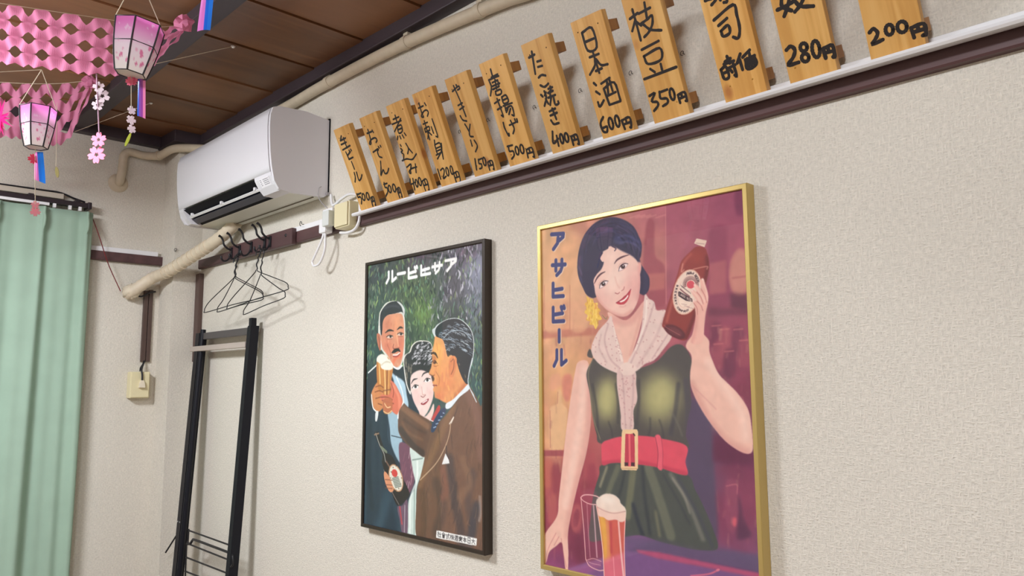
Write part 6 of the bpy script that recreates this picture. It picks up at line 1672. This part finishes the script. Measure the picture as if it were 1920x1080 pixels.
    sl = A.poly([(300, 78), (340, 110), (420, 160), (470, 195), (470, 250), (450, 330), (432, 402), (380, 370), (320, 320), (280, 260), (274, 190), (280, 130)], (104, 74, 60), 1)
    for (pts, wd_, cc_, al) in (([(300, 110), (380, 170), (450, 220)], 26, (146, 106, 80), 0.7), ([(290, 240), (360, 330), (420, 380)], 30, (66, 52, 50), 0.8), ([(310, 180), (380, 230), (440, 260)], 14, (84, 62, 54), 0.7), ([(300, 200), (340, 260), (420, 300)], 12, (130, 94, 72), 0.6)):
        A.line(pts, wd_, cc_, alpha=al, soft=8, clip=sl)
    A.line([(305, 80), (278, 120), (274, 170)], 9, (236, 240, 238))
    A.poly([(470, 250), (480, 200), (520, 130), (550, 110), (556, 140), (520, 190), (490, 250)], (46, 60, 92), 0)
    for i in range(5):
        A.line([(485 + i * 14, 228 - i * 22), (500 + i * 12, 222 - i * 20)], 4, (170, 190, 214))
    A.crop = 'S1'
    OR = (224, 156, 98)
    A.poly([(490, 672), (496, 614), (530, 586), (580, 564), (642, 566), (704, 622), (726, 700), (720, 805), (699, 882), (694, 960), (730, 1030), (690, 960)], (206, 214, 214), 0)
    f3 = A.poly([(498, 668), (545, 690), (570, 770), (620, 800), (690, 950), (640, 1010), (590, 1060), (560, 1066), (520, 1045), (494, 1032), (490, 1005), (482, 985), (490, 962), (478, 944), (482, 905), (458, 892), (472, 850), (478, 800), (474, 770), (486, 720)], OR, 1)
    A.ell(510, 760, 24, 70, (240, 182, 96), 0, 14, 0.9, f3); A.ell(560, 950, 60, 50, (214, 124, 80), 0, 20, 0.6, f3); A.line([(600, 1050), (660, 980), (690, 930)], 30, (186, 104, 66), alpha=0.6, soft=12, clip=f3); A.ell(540, 860, 36, 60, (234, 160, 96), 0, 16, 0.6, f3); A.ell(520, 1030, 30, 24, (216, 110, 80), 0, 10, 0.6, f3)
    h3 = A.poly([(500, 668), (498, 625), (530, 590), (580, 568), (640, 570), (700, 625), (722, 700), (716, 800), (695, 880), (690, 950), (668, 940), (640, 880), (618, 810), (590, 780), (570, 790), (556, 740), (540, 690)], (30, 34, 42), 0)
    for i in range(150):
        t = rs.random()
        x, y = 515 + 195 * t, 655 - 70 * math.sin(math.pi * t) + rs.uniform(0, 150)
        A.line([(x, y), (x + 10, y - 5 + 10 * t), (x + 20, y + 14 * t)], 3.2, rs.choice([(170, 190, 204), (90, 104, 120), (214, 224, 230)]), alpha=rs.uniform(0.3, 0.8), clip=h3)
    A.line([(545, 680), (590, 640), (660, 640), (710, 690)], 5, (190, 206, 216), alpha=0.7, clip=h3)
    A.poly([(578, 815), (600, 785), (622, 800), (620, 850), (600, 910), (578, 905), (575, 860)], (216, 134, 84), 0); A.line([(588, 820), (606, 806), (604, 860), (590, 895)], 5, (140, 70, 48), alpha=0.9)
    A.line([(472, 776), (484, 768), (498, 776), (510, 798)], 11, (52, 32, 28), taper=True); A.ell(490, 800, 16, 14, (178, 100, 62), 0, 5, 0.7, f3); A.poly([(480, 822), (492, 816), (500, 828), (488, 834)], (60, 34, 30), 1); A.line([(478, 818), (492, 812), (508, 832)], 4, (70, 40, 32)); A.line([(486, 845), (500, 848), (512, 842)], 4, (168, 92, 60), alpha=0.8)
    for i in range(60):
        x, y = rs.uniform(480, 680), rs.uniform(700, 1050)
        A.line([(x, y), (x + rs.uniform(-6, 8), y + rs.uniform(14, 44))], rs.uniform(4, 10), rs.choice([(244, 196, 112), (206, 124, 76), (232, 160, 96), (214, 130, 92)]), alpha=rs.uniform(0.2, 0.5), soft=3, clip=f3)
    A.line([(462, 895), (478, 905), (490, 900)], 4, (140, 70, 48)); A.poly([(472, 908), (484, 908), (490, 925), (480, 938)], (60, 40, 40), 1, True, 0.85); A.line([(482, 960), (505, 962)], 5, (150, 60, 52)); A.line([(500, 880), (520, 920), (516, 960)], 4, (176, 100, 66), alpha=0.7)
    A.poly([(560, 1070), (600, 1045), (660, 985), (690, 955), (696, 985), (640, 1030), (590, 1090), (560, 1100)], (226, 234, 238), 0)
    A.line([(715, 800), (694, 900), (694, 960), (740, 1060)], 5, (214, 226, 230))
    # ---- hands and glasses
    A.crop = 'S5'
    A.poly([(25, 830), (60, 750), (100, 715), (130, 730), (130, 900), (90, 960), (60, 960), (35, 920)], (206, 136, 84), 1)
    A.poly([(70, 560), (130, 540), (165, 560), (150, 720), (140, 800), (80, 780)], (190, 124, 62), 1); A.poly([(100, 610), (192, 600), (182, 720), (176, 860), (190, 950), (160, 978), (120, 960), (118, 800)], (196, 128, 66), 1)
    for (p, wd_, c) in (([(88, 590), (95, 740)], 12, (238, 202, 130)), ([(130, 640), (135, 800), (130, 940)], 12, (240, 206, 140)), ([(165, 640), (160, 800), (168, 940)], 8, (228, 180, 110)), ([(150, 640), (146, 860)], 10, (132, 74, 44)), ([(120, 800), (178, 790)], 6, (120, 66, 46))):
        A.line(p, wd_, c, alpha=0.8, soft=3)
    fo = A.poly([(68, 570), (75, 535), (105, 515), (140, 525), (160, 555), (192, 590), (190, 630), (150, 640), (105, 625), (95, 590)], (238, 234, 220), 1); A.line([(105, 600), (140, 575), (175, 580)], 8, (206, 196, 170), alpha=0.8, soft=3)
    hd = A.poly([(175, 720), (205, 740), (235, 790), (270, 880), (240, 960), (225, 985), (190, 960), (170, 900), (110, 880), (92, 850), (110, 830), (160, 830), (180, 790)], (214, 118, 92), 1)
    for p in ([(100, 850), (150, 850), (190, 870)], [(110, 875), (160, 890), (200, 900)], [(180, 740), (200, 800), (195, 850)]):
        A.line(p, 6, (130, 58, 48), alpha=0.8, soft=1, clip=hd)
    A.line([(200, 760), (240, 850), (245, 930)], 20, (236, 150, 120), alpha=0.7, soft=8, clip=hd)
    for p in ([(60, 770), (95, 760), (120, 775)], [(55, 810), (90, 800), (118, 810)], [(60, 860), (95, 850)], [(80, 900), (110, 910)]):
        A.line(p, 6, (126, 66, 44), alpha=0.8, soft=1)
    A.line([(28, 830), (40, 930), (70, 970), (62, 1030)], 8, (236, 238, 232)); A.poly([(60, 970), (82, 960), (72, 1030), (58, 1032)], (226, 230, 228), 0)
    A.poly([(120, 870), (185, 860), (188, 950), (160, 978), (122, 962)], (186, 108, 74), 1, True, 0.9); A.line([(130, 900), (150, 930), (175, 925)], 6, (244, 210, 160), alpha=0.9); A.line([(122, 960), (155, 976), (186, 955)], 5, (240, 206, 150))
    # ---- beer bottle held low
    A.crop = 'S2'
    bt = A.poly([(134, 262), (150, 252), (162, 262), (185, 330), (205, 375), (238, 395), (262, 440), (300, 520), (342, 615), (320, 660), (285, 690), (262, 680), (232, 600), (195, 490), (178, 430), (182, 390), (165, 340)], (40, 28, 30), 0)
    A.line([(142, 262), (165, 330), (190, 380), (200, 430)], 5, (186, 190, 180), alpha=0.8); A.line([(205, 430), (230, 470)], 8, (160, 120, 96), alpha=0.7, soft=2); A.line([(190, 480), (240, 610), (280, 685)], 4, (170, 160, 150), alpha=0.7); A.line([(175, 345), (205, 372)], 12, (120, 130, 110)); A.line([(135, 270), (160, 262)], 6, (150, 120, 96))
    A.ell(262, 527, 40, 84, (196, 150, 110), -14); A.ell(262, 527, 35, 77, (226, 222, 206), -14); A.ell(254, 498, 17, 24, (206, 70, 66), -14)
    for q in range(7):
        A.line([(240 + q * 3, 530 + q * 9), (276 + q * 3, 520 + q * 9)], 4, (70, 90, 84), sm=False, alpha=0.85)
    for q in range(12):
        a = 2 * math.pi * q / 12
        A.ell(262 + 33 * math.cos(a), 527 + 72 * math.sin(a), 3, 4, (110, 80, 60))
    A.poly([(190, 500), (200, 490), (222, 520), (244, 575), (248, 600), (232, 612), (215, 595), (196, 545)], (216, 150, 112), 0); 
    for y in (540, 570, 590):
        A.line([(198, y - 4), (240, y)], 4, (130, 76, 56), alpha=0.8)
    # title and brewery caption
    A.crop = 'S1'
    boxes = [(205, 290, 262, 352), (272, 290, 316, 310), (332, 268, 388, 330), (406, 252, 465, 312), (478, 238, 535, 298), (556, 214, 622, 282)]
    A.chars(['ru', 'bar_h', 'bi', 'hi', 'sa', 'a'], boxes, 13, (244, 244, 242), -0.2)
    A.crop = 'S2'
    A.poly([(503, 838), (743, 886), (739, 930), (500, 882)], (238, 238, 234), 0, False)
    for q, g in enumerate(['sha', 'kai', 'shiki', 'kabu', 'shu', 'baku', 'hon', 'nichi', 'dai']):
        a = 509 + q * 25.2; b = 845 + q * 5.1
        for st_ in GLYPH[g]:
            A.line([(a + u * 21, b + v * 31 + u * 4.2) for u, v in st_], 3.0, (40, 36, 40), sm=False)
    A.noise(8, 0.02, 5)

FRAME_Y = -0.03
def framed_poster(x0, x1, z0, z1, fm, label, painter, crops, nx, nz, rail, gain):
    t = thing('framed_poster', label, 'poster', ((x0 + x1) / 2, 0, z0))
    t['group'] = 'framed beer posters on the wall'
    ox, oz = t.location[0], t.location[2]
    X0, X1, Z0, Z1 = x0 - ox, x1 - ox, 0.0, z1 - oz
    w = rail
    fr = bpy.data.objects.new('frame', None); COL.objects.link(fr); fr.parent = t
    yf, yb = FRAME_Y, -0.001
    def railp(a, b, a2, b2):
        """mitred rail: outer edge a-b, inner edge a2-b2 (x, z)"""
        def ring(y, o=0.0):
            return [(a[0], y, a[1]), (b[0], y, b[1]), (b2[0], y, b2[1]), (a2[0], y, a2[1])]
        F = ring(yf); Bk = ring(yb)
        lip = []
        for p, q in ((a, a2), (b, b2)):
            lip.append((p, q))
        mb = MB()
        ch = 0.0015
        def mixp(p, q, f_):
            return (p[0] + (q[0] - p[0]) * f_, p[1] + (q[1] - p[1]) * f_)
        f0 = ch / w
        prof = [(0, yb), (0, yf + ch), (f0, yf), (1 - f0, yf), (1, yf + ch), (1, yb)]
        n = len(prof)
        vs = [(*mixp(a, a2, f_), y) for f_, y in prof] + [(*mixp(b, b2, f_), y) for f_, y in prof]
        vs = [(x, y, z) for x, z, y in vs]
        mb.add(vs, [(i, (i + 1) % n, n + (i + 1) % n, n + i) for i in range(n)])
        mb.add(vs[:n], [tuple(range(n))[::-1]]); mb.add(vs[n:], [tuple(range(n))])
        return mb
    O = [(X0, Z0), (X1, Z0), (X1, Z1), (X0, Z1)]
    I = [(X0 + w, Z0 + w), (X1 - w, Z0 + w), (X1 - w, Z1 - w), (X0 + w, Z1 - w)]
    for k in range(4):
        railp(O[k], O[(k + 1) % 4], I[k], I[(k + 1) % 4]).build('frame_rail', fm, fr)
    A = Art(x0 + w, x1 - w, z0 + w, z1 - w, -0.024, nx, nz, crops)
    painter(A)
    A.sheet('print', t, gain)
    e = 0.0002
    MB().box(X0 + w + e, X1 - w - e, -0.0262, -0.0248, Z0 + w + e, Z1 - w - e).build('glazing', GLASS, t)
    MB().box(X0 + w + e, X1 - w - e, -0.0235, -0.003, Z0 + w + e, Z1 - w - e).build('backing_board', mat('backing', (120, 100, 80), 0.9), t)
    return t
BIGC = {'0': (0, 0, 1), 'Q1': (990, 330, 2.9196), 'Q2': (990, 700, 2.8413), 'Q3': (1060, 390, 4.32), 'Q4': (1220, 370, 4.0), 'Q6': (1000, 880, 4.267)}
SMC = {'0': (0, 0, 1), 'S1': (660, 420, 3.176), 'S2': (660, 730, 3.176), 'S5': (690, 540, 4.152)}
framed_poster(-1.3515, -0.7565, 0.893, 1.7500, GOLD, 'gold-framed poster of a woman in a green dress holding a bottle', paint_big, BIGC, 430, 620, 0.0115, 1.07)
framed_poster(-2.1500, -1.5560, 0.892, 1.7465, FRAMEB, 'dark-framed poster of two men and a woman toasting with beer', paint_small, SMC, 330, 476, 0.0105, 1.14)
